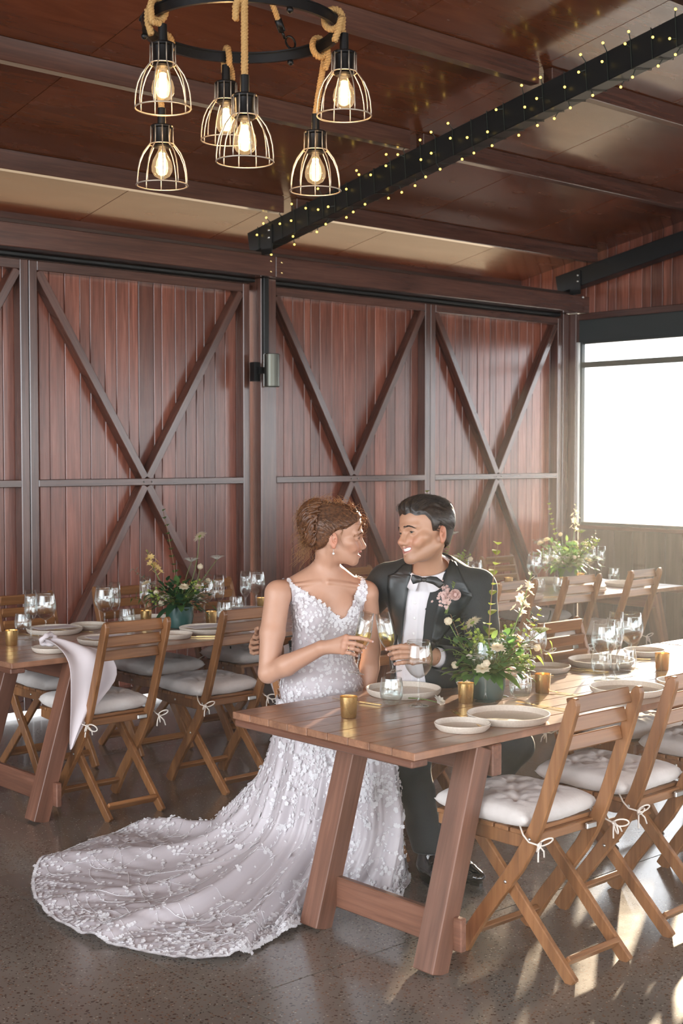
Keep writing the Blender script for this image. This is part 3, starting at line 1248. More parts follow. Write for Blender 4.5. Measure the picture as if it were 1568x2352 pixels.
def flute(x, y, label, z=ZT):
    e = empty('champagne_flute', (x, y, z), label=label, cat='glass', group='empty champagne flutes')
    link('bowl', FLUTE_BOWL, 'drink_glass', e, True)
    link('stem', FLUTE_STEM, 'drink_glass', e, True)
    return e


def tumbler(x, y, label, water=False):
    o = mk('tumbler', TUMBLER, 'drink_glass', (x, y, ZT), label, 'glass', 'stemless water glasses')
    if water:
        link('water', TUMBLER_WATER, 'water', o, True)
    return o


def votive(x, y, label):
    o = mk('votive_holder', VOTIVE, 'gold_glass', (x, y, ZT), label, 'candle holder', 'gold votive candles')
    link('candle', WAX, 'wax', o, True)
    link('wick', WICK, 'light_cable', o, True)
    return o


def cutlery(kind, x, y, rz, label):
    return mk(kind, FORK_ME if kind == 'fork' else KNIFE_ME, 'gold_cutlery', (x, y, ZT), label, kind, 'gold cutlery', rz)


def card(x, y, rz, label):
    return mk('menu_card', CARD_ME, 'card', (x, y, ZT + .0272), label, 'card', 'paper menu cards', rz)


# ---- front table
plate(3.385, 2.905, 'large pale dinner plate on the near edge, behind the nearest chair back')
plate(3.16, 2.905, 'small pale side plate at the near corner of the front table', False)
plate(3.47, 3.485, 'large pale dinner plate between the bride and the tumbler')
plate(3.80, 3.50, 'small pale side plate behind the flower vase, by the groom', False)
plate(4.58, 3.42, 'large dinner plate on the far side, behind the stemmed glasses')
plate(4.285, 3.465, 'small side plate right of the flowers, by the sunlit chair', False)
plate(4.105, 2.945, 'large dinner plate partly behind the top of the nearest chair')
plate(4.385, 2.90, 'small side plate cut by the right edge of the photo', False)
plate(4.96, 3.47, 'small side plate beside the farthest gold votive', False)
cutlery('fork', 3.265, 2.985, -.55, 'gold fork slanting between side plate and dinner plate, near corner')
cutlery('knife', 3.245, 2.925, -.50, 'gold knife slanting between side plate and dinner plate, near corner')
cutlery('knife', 3.235, 3.45, .15, 'gold knife lying left of the plate in front of the bride')
cutlery('fork', 3.66, 2.92, .1, 'gold fork tips just left of the nearest chair post')
cutlery('fork', 3.93, 3.02, .25, 'gold fork right of the nearest chair top, on the sunlit boards')
cutlery('fork', 4.43, 3.37, .45, 'gold fork between the small and large plates at the far side')
cutlery('knife', 4.40, 3.34, .45, 'gold knife in front of the large plate at the far side')
cutlery('fork', 4.16, 3.40, .9, 'gold fork beside the small plate right of the flowers')
cutlery('fork', 4.28, 2.90, .2, 'gold cutlery under the rim of the right edge side plate')
cutlery('knife', 4.80, 3.42, .6, 'gold knife by the plate next to the farthest votive')
wine(3.345, 3.285, 'large wine glass standing in front of the hand of the groom')
wine(3.585, 3.185, 'large wine glass in front of the flower vase')
wine(4.03, 3.33, 'wine glass right of the flowers before the sunlit chair back')
wine(4.255, 3.165, 'front left wine glass of the sunlit cluster')
wine(4.60, 3.285, 'rear right wine glass of the sunlit cluster')
wine(5.02, 3.235, 'wine glass cut by the right edge of the photo')
flute(3.70, 3.215, 'empty flute among the flowers behind the front wine glass')
flute(4.335, 3.175, 'front champagne flute of the sunlit cluster')
flute(4.52, 3.30, 'rear champagne flute of the sunlit cluster')
tumbler(3.30, 3.375, 'stemless tumbler with water near the bride', True)
tumbler(3.725, 3.14, 'stemless tumbler in front of the vase, right side', True)
tumbler(4.40, 3.285, 'stemless tumbler at the left of the sunlit cluster')
tumbler(4.50, 3.235, 'stemless tumbler at the right of the sunlit cluster')
votive(3.025, 3.30, 'gold votive candle nearest the bare table corner')
votive(3.515, 3.215, 'ribbed gold votive left of the vase foot')
votive(3.875, 3.16, 'glowing amber votive right of the flowers')
votive(4.65, 3.165, 'farthest glowing amber votive, near the right edge')
# ---- left table
TL = [plate(3.40, 5.88, 'large plate with a card behind the left table glasses'), plate(3.62, 5.92, 'small side plate at the back of the left table', False)]
plate(3.06, 5.315, 'small plate under the hanging napkin', False)
plate(3.40, 5.40, 'large plate with a card, left of the left chair back')
plate(3.985, 5.40, 'large plate with a card in front of the left table flowers')
plate(3.735, 5.33, 'small plate seen past the left chair post', False)
plate(4.00, 5.93, 'large plate behind the left table flowers')
plate(4.62, 5.90, 'large plate behind the arm of the bride')
card(3.40, 5.88, 1.45, 'pale card on the plate behind the left table glasses')
card(3.41, 5.40, 1.45, 'pale card on the plate left of the left chair back')
card(3.99, 5.40, 1.45, 'pale card on the plate in front of the left table flowers')
card(4.62, 5.90, 1.45, 'pale card on the plate behind the arm of the bride')
votive(3.02, 5.615, 'gold votive candle at the left edge of the photo')
votive(3.93, 5.86, 'gold votive candle left of the left table flowers')
votive(4.16, 5.60, 'gold votive candle right of the left table vase')
votive(4.78, 5.95, 'gold votive candle just left of the shoulder of the bride')
flute(3.18, 5.72, 'leftmost champagne flute, beside a wine glass')
wine(3.225, 5.66, 'leftmost wine glass, beside the flute')
tumbler(3.29, 6.0, 'stemless tumbler at the left table end')
wine(3.59, 5.72, 'wine glass above the left chair back')
flute(3.70, 5.80, 'flute behind the wine glass above the left chair back')
tumbler(3.80, 5.84, 'stemless tumbler above the left chair back')
flute(4.00, 5.97, 'flute left of the left table flowers')
wine(4.19, 5.70, 'wine glass right of the left table flowers')
flute(4.345, 5.78, 'flute right of the left table flowers')
flute(4.60, 5.87, 'flute nearest the timber post')
wine(4.70, 5.90, 'wine glass nearest the timber post')
tumbler(4.58, 5.93, 'stemless tumbler nearest the timber post')
tumbler(4.36, 5.75, 'stemless tumbler over the hidden chair back')
cutlery('fork', 3.52, 5.80, .5, 'gold fork behind the left table between two plates')
cutlery('knife', 3.84, 5.26, .9, 'gold knife between plates beside the left chair post')
cutlery('fork', 3.26, 5.86, .2, 'gold fork at the left edge of the photo')
# ---- far right table
plate(6.36, 5.36, 'large plate left of the middle far right chair')
plate(7.00, 5.36, 'large plate behind the middle far right chair')
plate(7.52, 5.42, 'large plate near the window end of the table')
plate(6.95, 5.86, 'large plate before the wall side chair, far right table')
plate(6.02, 5.34, 'plate above the chair beside the arm of the groom')
plate(7.35, 5.90, 'plate behind the far right flowers')
cutlery('fork', 6.55, 5.28, 1.0, 'gold fork by the middle far right chair')
cutlery('knife', 6.12, 5.5, 1.0, 'gold knife above the chair beside the arm of the groom')
cutlery('fork', 7.2, 5.30, 1.0, 'gold fork near the window end chair')
wine(6.85, 5.66, 'front wine glass left of the far right flowers')
flute(6.96, 5.73, 'flute left of the far right flowers')
wine(7.40, 5.93, 'rear wine glass touching the far right flowers')
flute(7.22, 5.86, 'rear flute left of the far right flowers')
flute(7.88 - .12, 5.80, 'flute right of the far right flowers')
wine(7.70, 5.86, 'wine glass right of the far right flowers')
tumbler(7.72, 5.66, 'tumbler at the window end of the far right table')
tumbler(6.70, 5.50, 'left tumbler behind the far right chair backs')
tumbler(6.86, 5.46, 'right tumbler behind the far right chair backs')
votive(7.42, 5.72, 'gold votive in front of the far right flowers')
votive(6.80, 5.84, 'gold votive left of the far right glasses')
votive(7.08, 5.60, 'gold votive between the far right glasses')
wine(6.22, 5.62, 'wine glass just right of the shoulder of the groom')
flute(6.10, 5.60, 'flute among the flowers behind the shoulder of the groom')


# ---- napkins
def napkin(rows, mat, label, folds=3, amp=.012, seed=0):
    """rows: list of (left point, right point); a cloth strip with soft folds and some thickness"""
    rr = random.Random(seed)
    nu = 18
    vs, fs = [], []
    for j, (a_, b_) in enumerate(rows):
        a_, b_ = Vector(a_), Vector(b_)
        nrm = Vector((0, -.9, .3)) if a_.z < TH + .02 else Vector((0, -.2, 1))
        nrm.normalize()
        for i in range(nu + 1):
            u = i / nu
            p = a_.lerp(b_, u)
            p += nrm * amp * math.sin(u * folds * PI * 1.0 + j * .22 + seed) * min(1, (b_ - a_).length / .08)
            vs.append(p)
    for j in range(len(rows) - 1):
        for i in range(nu):
            q = j * (nu + 1) + i
            fs.append((q, q + 1, q + nu + 2, q + nu + 1))
    m = MB()
    m.add(vs, fs)
    o = m.build('napkin', mat, None, True)
    sd = o.modifiers.new('thick', 'SOLIDIFY')
    sd.thickness = .0025
    ss = o.modifiers.new('soft', 'SUBSURF')
    ss.levels = ss.render_levels = 1
    return tag(o, label, 'napkin', 'linen napkins')


yn = 5.055
nk = napkin([((3.02, 5.34, .742), (3.07, 5.36, .745)), ((3.012, 5.30, .756), (3.075, 5.30, .760)), ((3.005, 5.24, .752), (3.085, 5.26, .757)), ((2.997, 5.17, .742), (3.115, 5.19, .752)),
             ((2.992, 5.085, .712), (3.165, 5.06, .734)), ((2.990, yn - .006, .66), (3.205, yn - .012, .70)), ((2.990, yn - .01, .60), (3.235, yn - .02, .645)),
             ((2.990, yn - .01, .53), (3.225, yn - .02, .585)), ((2.990, yn - .01, .46), (3.155, yn - .016, .525)), ((2.988, yn - .01, .39), (3.085, yn - .012, .445)), ((2.988, yn - .01, .335), (3.03, yn - .01, .375)), ((2.990, yn - .01, .305), (3.0, yn - .01, .315))],
            'napkin_linen', 'blush linen napkin hanging in a point from the left table edge', 3, .012, 1)
m = MB()
ring = []
for k in range(20):
    t = 2 * PI * k / 20
    ring.append((3.043 + .036 * math.cos(t), 5.315 + .012 * math.sin(2 * t), .757 + .022 * math.sin(t)))
m.tube(ring, [.011 + .003 * math.sin(k * 2.1) for k in range(20)], 8, closed=True)
m.build('knot', 'napkin_linen', nk, True)
napkin([((4.08, 5.30, .725), (4.16, 5.30, .73)), ((4.07, 5.20, .728), (4.17, 5.20, .73)), ((4.065, 5.06, .70), (4.19, 5.06, .705)), ((4.07, 5.07, .62), (4.20, 5.07, .64)), ((4.10, 5.06, .52), (4.20, 5.06, .54)), ((4.14, 5.06, .42), (4.18, 5.06, .43)), ((4.155, 5.06, .39), (4.16, 5.06, .39))],
       'napkin_linen', 'second linen napkin hanging behind the elbow of the bride', 3, .01, 3)


# ================================================================ flower arrangements
def leaf_mesh(m, p, d, up, L, wd, fold=.18, droop=.3, n=5):
    """a leaf blade from p along d: midrib, two folded halves, pointed tip"""
    d = d.normalized()
    s_ = d.cross(up)
    s_ = s_.normalized() if s_.length > 1e-4 else d.orthogonal().normalized()
    u = s_.cross(d)
    vs, fs = [], []
    for i in range(n + 1):
        t = i / n
        c = p + d * L * t - u * droop * L * t * t
        w_ = wd * math.sin(PI * min(1, t * .96 + .03)) ** .75 * (1 - .25 * t)
        vs += [c - s_ * w_ + u * fold * w_, c, c + s_ * w_ + u * fold * w_]
    for i in range(n):
        q = i * 3
        fs += [(q, q + 1, q + 4, q + 3), (q + 1, q + 2, q + 5, q + 4)]
    m.add(vs, fs)


def petal_flower(m, c, nrm, r, n=6, layers=2, cup=.35, wd=.42, rr=R):
    nrm = nrm.normalized()
    a_ = nrm.orthogonal().normalized()
    b_ = nrm.cross(a_)
    for l in range(layers):
        k = 1 - .28 * l
        for i in range(n):
            an = 2 * PI * (i + .5 * l) / n + rr.uniform(-.12, .12)
            d = (a_ * math.cos(an) + b_ * math.sin(an)) * (1 - cup * .4 - .2 * l) + nrm * (cup + .35 * l)
            leaf_mesh(m, c, d, nrm, r * k, r * wd * k, -.25, .25, 3)


def curve_pts(p0, p1, bend, n=8):
    p0, p1 = Vector(p0), Vector(p1)
    return [p0.lerp(p1, i / n) + Vector(bend) * math.sin(PI * i / n) for i in range(n + 1)]


class Bouquet:
    def __init__(s, x, y, z, label, seed, vase_mat='vase_glaze', warm=0.0, r=.062, h=.10):
        s.rr = random.Random(seed)
        s.e = empty('flower_arrangement', (x, y, z), label=label, cat='flowers', group='centrepiece flower arrangements')
        s.m = {}
        s.h = h
        v = MB()
        v.lathe([(.0001, 0), (r * .80, 0), (r * .86, .004), (r, h * .55), (r * .98, h), (r * .92, h), (r * .93, h * .6), (r * .7, .01), (.0001, .008)], 32)
        smooth_angle(v.build('vase', vase_mat, s.e, True))

    def g(s, part):
        return s.m.setdefault(part, MB())

    def stem(s, p0, p1, bend=(0, 0, 0), r=.0018, part='stem', n=8):
        pts = curve_pts(p0, p1, bend, n)
        s.g(part).tube(pts, [r * (1.2 - .5 * i / n) for i in range(n + 1)], 5)
        return pts

    def sprig(s, p0, p1, bend, leaves, L, wd, part='leaf', droop=.25, t0=.35, alt=False):
        """stem with paired leaves; every big leaf its own object"""
        pts = s.stem(p0, p1, bend, .002, 'twig')
        rr = s.rr
        for k in range(leaves):
            t = t0 + (1 - t0) * k / max(1, leaves - 1)
            f = t * (len(pts) - 1)
            i = min(int(f), len(pts) - 2)
            p = pts[i].lerp(pts[i + 1], f - i)
            ax = (pts[i + 1] - pts[i]).normalized()
            sd = ax.orthogonal().normalized()
            an = (k * 2.4 if not alt else (k % 2) * PI + rr.uniform(-.4, .4))
            sd = Matrix.Rotation(an, 3, ax) @ sd
            sz = rr.uniform(.8, 1.15) * (1 - .25 * t)
            m = MB()
            leaf_mesh(m, p, sd + ax * .45, ax, L * sz, wd * sz, .2, droop, 6)
            yield m

    def finish(s, mats):
        for part, m in s.m.items():
            o = m.build(part, mats[part], s.e, True)
            if part in ('filler_leaves', 'frond', 'blossom_cluster', 'berries'):
                o['kind'] = 'stuff'


MATP = {'stem': 'stem_green', 'twig': 'stem_brown', 'filler_leaves': 'leaf_dark', 'frond': 'leaf_mid', 'blossom_cluster': 'petal_white', 'berries': 'leaf_light', 'eucalyptus': 'leaf_sage', 'flower_buds': 'petal_cream'}


def bouquet(x, y, label, seed, spikes, leafmat, vmat='vase_glaze', fill=150, spread=(.20, .16), tallmat='leaf_mid', white=12, axis=Vector((.741, -.672, 0)), r=.062, h=.10, mats=None):
    """spikes: tall stems as (kind, dx along the table picture axis, depth, height)"""
    b = Bouquet(x, y, ZT, label, seed, vmat, r=r, h=h)
    rr = b.rr
    dep = Vector((.672, .741, 0))
    top = Vector((0, 0, b.h))
    # filler: dense small leaves in a low dome
    for k in range(fill):
        an, el = rr.uniform(0, 2 * PI), rr.uniform(-.15, 1.2)
        rad = rr.uniform(.35, 1)
        d = Vector((math.cos(an) * math.cos(el) * spread[0], math.sin(an) * math.cos(el) * spread[0], math.sin(el) * spread[1]))
        p = top + Vector((0, 0, .01)) + d * rad
        part = rr.choice(('filler_leaves', 'filler_leaves', 'frond'))
        leaf_mesh(b.g(part), p, d + Vector((rr.uniform(-.1, .1), rr.uniform(-.1, .1), rr.uniform(-.05, .08))), Vector((0, 0, 1)), rr.uniform(.028, .055), rr.uniform(.010, .021), .15, rr.uniform(.1, .6), 4)
        if k % 3 == 0:
            b.stem(top + d * .1, p, (0, 0, .01), .0012, 'stem', 4)
    # feathery fronds
    for k in range(16):
        an = rr.uniform(0, 2 * PI)
        d = Vector((math.cos(an) * spread[0], math.sin(an) * spread[0], rr.uniform(.2, .9) * spread[1])) * rr.uniform(.7, 1.1)
        pts = b.stem(top + d * .25, top + d, (0, 0, .02), .0012, 'frond', 6)
        for q in range(26):
            f = rr.uniform(1.5, 5.99)
            p = pts[int(f)].lerp(pts[min(6, int(f) + 1)], f % 1)
            e = Vector((rr.uniform(-1, 1), rr.uniform(-1, 1), rr.uniform(-.5, 1))).normalized()
            leaf_mesh(b.g('frond'), p, e, Vector((0, 0, 1)), rr.uniform(.012, .024), .0014, 0, .1, 2)
    # big leaves round the rim, each its own object
    for k in range(9):
        an = 2 * PI * k / 9 + rr.uniform(-.25, .25)
        d = Vector((math.cos(an), math.sin(an), rr.uniform(-.1, .55)))
        m = MB()
        leaf_mesh(m, top + d * .045, d, Vector((0, 0, 1)), rr.uniform(.08, .12), rr.uniform(.020, .030), .2, rr.uniform(.3, .8), 7)
        m.build('leaf', leafmat if k % 3 else 'leaf_mid', b.e, True)
    # white and cream clusters
    for k in range(white):
        an = rr.uniform(0, 2 * PI)
        d = Vector((math.cos(an) * spread[0] * .95, math.sin(an) * spread[0] * .95, rr.uniform(.15, 1.1) * spread[1])) * rr.uniform(.75, 1.15)
        c = top + d
        b.stem(top + d * .2, c, (0, 0, .015), .0014, 'stem', 5)
        kind = k % 4
        if kind == 0:
            m = MB()
            for l in range(3):
                petal_flower(m, c, d + Vector((0, 0, .3)), .030 - .005 * l, 8, 1, .25 + .35 * l, .38, rr)
            m.build('blossom', 'petal_cream', b.e, True)
        elif kind == 1:
            for q in range(34):
                o_ = Vector((rr.gauss(0, .018), rr.gauss(0, .018), rr.gauss(0, .007)))
                petal_flower(b.g('blossom_cluster'), c + o_, Vector((0, 0, 1)) + o_ * 8, .007, 5, 1, .3, .5, rr)
        elif kind == 2:
            m = MB()
            m.ball(c, .013, 10, 7)
            for q in range(26):
                e = Vector((rr.gauss(0, 1), rr.gauss(0, 1), rr.gauss(0, 1))).normalized()
                m.ball(c + e * .012, .003, 5, 3)
            m.build('flower_head', 'petal_cream', b.e, True)
        else:
            for q in range(12):
                o_ = Vector((rr.gauss(0, .02), rr.gauss(0, .02), rr.gauss(0, .02)))
                b.g('berries').ball(c + o_, .006, 6, 4)
                b.stem(c, c + o_, (0, 0, 0), .0008, 'berries', 2)
    for (kind, dx, dd, hgt) in spikes:
        tip = top + axis * dx + dep * dd + Vector((0, 0, hgt - b.h))
        root = top + axis * dx * .12 + dep * dd * .12
        bend = axis * rr.uniform(-.02, .02)
        if kind == 'leafy':
            for m in b.sprig(root, tip, bend, 9, .058, .019, alt=True, t0=.35):
                m.build('leaf', tallmat, b.e, True)
        elif kind == 'bigleafy':
            for m in b.sprig(root, tip, bend, 10, .085, .022, alt=True, t0=.3):
                m.build('leaf', tallmat, b.e, True)
        elif kind == 'euc':
            for m in b.sprig(root, tip, bend, 12, .030, .013, alt=False, t0=.35):
                b.g('eucalyptus').add(m.v, m.f)
        elif kind == 'tuber':
            pts = b.stem(root, tip, bend, .0028)
            m = MB()
            for q in range(13):
                t = .55 + .45 * q / 12
                f = t * 8
                p = pts[min(7, int(f))].lerp(pts[min(8, int(f) + 1)], f % 1)
                an = q * 2.4
                d = Vector((math.cos(an), math.sin(an), .9))
                leaf_mesh(m, p, d, Vector((0, 0, 1)), .030 * (1.25 - t * .6), .007, -.3, .1, 4)
                if t < .85:
                    petal_flower(m, p + d * .022, d, .020, 6, 1, .4, .36, rr)
            m.build('tuberose', 'petal_cream' if seed % 2 else 'petal_yellow', b.e, True)
        elif kind == 'daisy':
            b.stem(root, tip, bend, .0022)
            m = MB()
            dn = Vector((rr.uniform(-.3, .1), .5, .6))
            petal_flower(m, tip, dn, .040, 16, 2, .12, .17, rr)
            m.build('daisy_flower', 'petal_cream', b.e, True)
            m = MB()
            m.ball(tip + dn.normalized() * .004, .011, 10, 6)
            m.build('flower_centre', 'leaf_light', b.e, True)
        elif kind == 'umbel':
            b.stem(root, tip - Vector((0, 0, .02)), bend, .002)
            m = MB()
            for q in range(46):
                an, r_ = rr.uniform(0, 2 * PI), .036 * math.sqrt(rr.random())
                p = tip + Vector((r_ * math.cos(an), r_ * math.sin(an), -.15 * r_ + rr.uniform(-.003, .003)))
                m.tube([tip - Vector((0, 0, .022)), p], .0007, 3)
                petal_flower(m, p, Vector((0, 0, 1)), .0065, 5, 1, .2, .5, rr)
            m.build('umbel', 'leaf_light' if seed % 2 else 'petal_white', b.e, True)
        elif kind == 'bud':
            pts = b.stem(root, tip, bend, .0024)
            m = MB()
            m.ball(tip, .015, 12, 8, (1, 1, .95))
            for q in range(40):
                e = Vector((rr.gauss(0, 1), rr.gauss(0, 1), rr.gauss(0, 1))).normalized()
                m.ball(tip + e * .0145, .0022, 4, 3)
            m.build('flower_head', 'petal_cream', b.e, True)
    b.finish(dict(MATP, **(mats or {})))
    return b


bouquet(3.64, 3.225, 'wild flower arrangement in a grey green bowl in front of the groom', 11,
        [('bigleafy', .035, -.01, .56), ('tuber', .165, .03, .46), ('bud', -.145, -.03, .285), ('leafy', -.10, .02, .28), ('leafy', .19, 0, .32), ('euc', -.13, .05, .30), ('euc', -.20, .0, .16), ('euc', .17, .04, .30), ('euc', .06, -.08, .24), ('leafy', .24, .03, .17), ('daisy', -.05, .06, .27), ('umbel', .20, .06, .25)],
        'leaf_sunlit', 'vase_pale', 260, (.17, .15), 'leaf_light', 18, mats={'filler_leaves': 'leaf_mid', 'frond': 'leaf_sunlit', 'berries': 'leaf_light'}, r=.066, h=.09)  # leaf colours lightened to imitate the backlight
bouquet(3.985, 5.63, 'flower arrangement with tall leafy sprig in a dark green vase, left table', 22,
        [('leafy', -.085, .0, .60), ('daisy', .10, .02, .47), ('tuber', -.17, .0, .40), ('umbel', .19, .02, .37), ('umbel', .06, .0, .36), ('bud', .10, .04, .31), ('bud', -.09, -.05, .13), ('euc', -.24, 0, .30), ('euc', .14, .05, .28), ('leafy', -.24, -.02, .15)],
        'leaf_dark', 'vase_glaze', 200, (.17, .14), 'leaf_mid', 13, r=.07, h=.11)
bouquet(7.50, 5.90, 'sunlit flower arrangement at the window end of the far right table', 33,
        [('leafy', -.13, .0, .54), ('tuber', .06, .02, .55), ('umbel', .1, .02, .36), ('euc', .20, .0, .35), ('bud', -.05, .0, .33), ('leafy', .20, .0, .30), ('euc', -.18, 0, .30)],
        'leaf_mid', 'vase_pale', 220, (.22, .19), 'leaf_light', 26, mats={'filler_leaves': 'leaf_mid', 'frond': 'leaf_sunlit', 'berries': 'leaf_light'}, r=.07, h=.10)  # sunlight put into the paler leaf colours
bouquet(5.93, 5.66, 'tall flower arrangement right behind the head of the groom', 44,
        [('leafy', -.07, .0, .66), ('umbel', .0, .0, .43), ('umbel', .09, .02, .42), ('leafy', .06, .0, .36), ('euc', .2, .0, .28), ('bud', .2, .0, .25), ('leafy', .16, .0, .30)],
        'leaf_mid', 'vase_pale', 170, (.17, .16), 'leaf_light', 16, mats={'filler_leaves': 'leaf_mid', 'frond': 'leaf_sunlit', 'berries': 'leaf_light'}, r=.065, h=.10)  # paler leaf set, sunlit look in the colour
# the flower and the loose leaf lying on the table by the vase
m = MB()
m.tube(curve_pts((3.38, 3.37, ZT + .012), (3.42, 3.265, ZT + .006), (0, 0, .004)), .002, 6)
o = m.build('fallen_stem', 'stem_green', None, True)
tag(o, 'cut flower lying on the table left of the vase', 'flower')
m = MB()
petal_flower(m, Vector((3.425, 3.255, ZT + .012)), Vector((.2, -.6, .55)), .028, 8, 2, .2, .36)
m.build('blossom', 'petal_white', o, True)

# loops of black cable hanging under the tables
for (cx, cy, D, lab) in ((553, 1484, 7.45, 'loop of black cable hanging under the left table beside the bride'), (1240, 1402, 8.3, 'loop of black cable hanging under the far right table')):
    m = MB()
    m.tube([W(cx + 24 * math.cos(t), cy + 34 * math.sin(t), D) for t in [PI * k / 12 for k in range(13)]], .0045, 6)
    tag(m.build('cable_loop', 'light_cable', None, True), lab, 'cable')

# ================================================================ people: bodies grown as one smooth surface from blended volumes
def V3(*a):
    return np.array(a, float)


def nv(v):
    v = np.array(v, float)
    return v / np.linalg.norm(v)


class Field:
    """smoothly blended tapered limbs and ellipsoids"""

    def __init__(s):
        s.p = []

    def cap(s, a, b, ra, rb, k=.02, sub=False):
        s.p.append(('c', np.array(a, float), np.array(b, float), ra, rb, k, sub))
        return s

    def chain(s, pts, rads, k=.02):
        for i in range(len(pts) - 1):
            s.cap(pts[i], pts[i + 1], rads[i], rads[i + 1], k)
        return s

    def ell(s, c, r, M=None, k=.02, sub=False):
        s.p.append(('e', np.array(c, float), np.array(r, float), None if M is None else np.array(M, float), None, k, sub))
        return s

    def ball(s, c, r, k=.02, sub=False):
        return s.cap(c, np.array(c, float) + V3(0, 0, 1e-5), r, r, k, sub)

    @staticmethod
    def dist(q, P):
        if q[0] == 'c':
            _, a, b, ra, rb, _, _ = q
            ab = b - a
            t = np.clip(((P - a) @ ab) / (ab @ ab), 0, 1)
            d = P - (a + t[..., None] * ab)
            return np.sqrt((d * d).sum(-1)) - (ra + (rb - ra) * t)
        _, c, r, M, _, _, _ = q
        d = P - c
        if M is not None:
            d = d @ M
        k0 = np.sqrt(((d / r) ** 2).sum(-1)) + 1e-9
        k1 = np.sqrt(((d / r ** 2) ** 2).sum(-1)) + 1e-9
        return k0 * (k0 - 1) / k1

    @staticmethod
    def comb(F, d, k, sub):
        if sub:
            h = np.clip(.5 - .5 * (d + F) / k, 0, 1)
            return F + (-d - F) * h + k * h * (1 - h)
        h = np.clip(.5 + .5 * (F - d) / k, 0, 1)
        return F + (d - F) * h - k * h * (1 - h)

    def bounds(s, q):
        if q[0] == 'c':
            r = max(q[3], q[4])
            return np.minimum(q[1], q[2]) - r, np.maximum(q[1], q[2]) + r
        r = q[2].max()
        return q[1] - r, q[1] + r

    def grid(s, lo, hi, h):
        n = np.ceil((np.array(hi) - lo) / h).astype(int) + 1
        ax = [lo[i] + h * np.arange(n[i]) for i in range(3)]
        F = np.full(n, .2)
        for q in s.p:
            b0, b1 = s.bounds(q)
            m = q[5] + .02
            i0 = np.clip(np.floor((b0 - m - lo) / h).astype(int), 0, n)
            i1 = np.clip(np.ceil((b1 + m - lo) / h).astype(int) + 1, 0, n)
            if (i1 <= i0).any():
                continue
            sl = tuple(slice(i0[i], i1[i]) for i in range(3))
            G = np.stack(np.meshgrid(*[ax[i][sl[i]] for i in range(3)], indexing='ij'), -1)
            F[sl] = s.comb(F[sl], s.dist(q, G), q[5], q[6])
        return F

    def at(s, P):
        F = np.full(P.shape[:-1], .2)
        for q in s.p:
            F = s.comb(F, s.dist(q, P), q[5], q[6])
        return F


def surface_nets(F, lo, h):
    n = F.shape
    ins = F < 0
    c = np.zeros(tuple(k - 1 for k in n), int)
    for dx in (0, 1):
        for dy in (0, 1):
            for dz in (0, 1):
                c += ins[dx:n[0] - 1 + dx, dy:n[1] - 1 + dy, dz:n[2] - 1 + dz]
    act = (c > 0) & (c < 8)
    idx = -np.ones(act.shape, int)
    cells = np.argwhere(act)
    idx[act] = np.arange(len(cells))
    acc = np.zeros((len(cells), 3))
    cnt = np.zeros(len(cells))
    corner = [(x, y, z) for x in (0, 1) for y in (0, 1) for z in (0, 1)]
    for a in corner:
        for ax in range(3):
            if a[ax]:
                continue
            b = list(a)
            b[ax] = 1
            fa = F[cells[:, 0] + a[0], cells[:, 1] + a[1], cells[:, 2] + a[2]]
            fb = F[cells[:, 0] + b[0], cells[:, 1] + b[1], cells[:, 2] + b[2]]
            m = (fa < 0) != (fb < 0)
            t = np.where(m, fa / np.where(m, fa - fb, 1), 0)
            p = np.tile(np.array(a, float), (len(cells), 1))
            p[:, ax] += t
            acc[m] += p[m]
            cnt[m] += 1
    verts = lo + h * (cells + acc / np.maximum(cnt, 1)[:, None])
    quads = []
    for ax in range(3):
        u, v = (ax + 1) % 3, (ax + 2) % 3
        sa = [slice(None)] * 3
        sb = [slice(None)] * 3
        sa[ax], sb[ax] = slice(0, n[ax] - 1), slice(1, n[ax])
        e = ins[tuple(sa)] != ins[tuple(sb)]
        e = np.argwhere(e)
        ok = (e[:, u] > 0) & (e[:, v] > 0) & (e[:, u] < n[u] - 1) & (e[:, v] < n[v] - 1)
        e = e[ok]

        def cell(du, dv):
            q = e.copy()
            q[:, u] += du
            q[:, v] += dv
            return idx[q[:, 0], q[:, 1], q[:, 2]]
        Q = np.stack([cell(-1, -1), cell(0, -1), cell(0, 0), cell(-1, 0)], 1)
        flip = ~ins[e[:, 0], e[:, 1], e[:, 2]]
        Q[flip] = Q[flip][:, ::-1]
        quads.append(Q)
    return verts, np.concatenate(quads)


def grow(field, blocks, post=None):
    """blocks: (lo, hi, step, keep(points)->mask); the same field at several finenesses, joined into one mesh"""
    VS, QS, o = [], [], 0
    for lo, hi, h, keep in blocks:
        F = field.grid(np.array(lo, float), np.array(hi, float), h)
        if post is not None:
            n = F.shape
            G = np.stack(np.meshgrid(*[lo[i] + h * np.arange(n[i]) for i in range(3)], indexing='ij'), -1)
            F = post(F, G)
        v, q = surface_nets(F, np.array(lo, float), h)
        if keep is not None:
            cen = v[q].mean(1)
            q = q[keep(cen)]
        VS.append(v)
        QS.append(q + o)
        o += len(v)
    v, q = np.concatenate(VS), np.concatenate(QS)
    used = np.unique(q)
    mp = -np.ones(len(v), int)
    mp[used] = np.arange(len(used))
    return v[used], mp[q]


def grad_normals(field, v, h=.0015):
    g = np.stack([field.at(v + np.eye(3)[i] * h) - field.at(v - np.eye(3)[i] * h) for i in range(3)], 1)
    return g / np.maximum(np.linalg.norm(g, axis=1, keepdims=True), 1e-9)


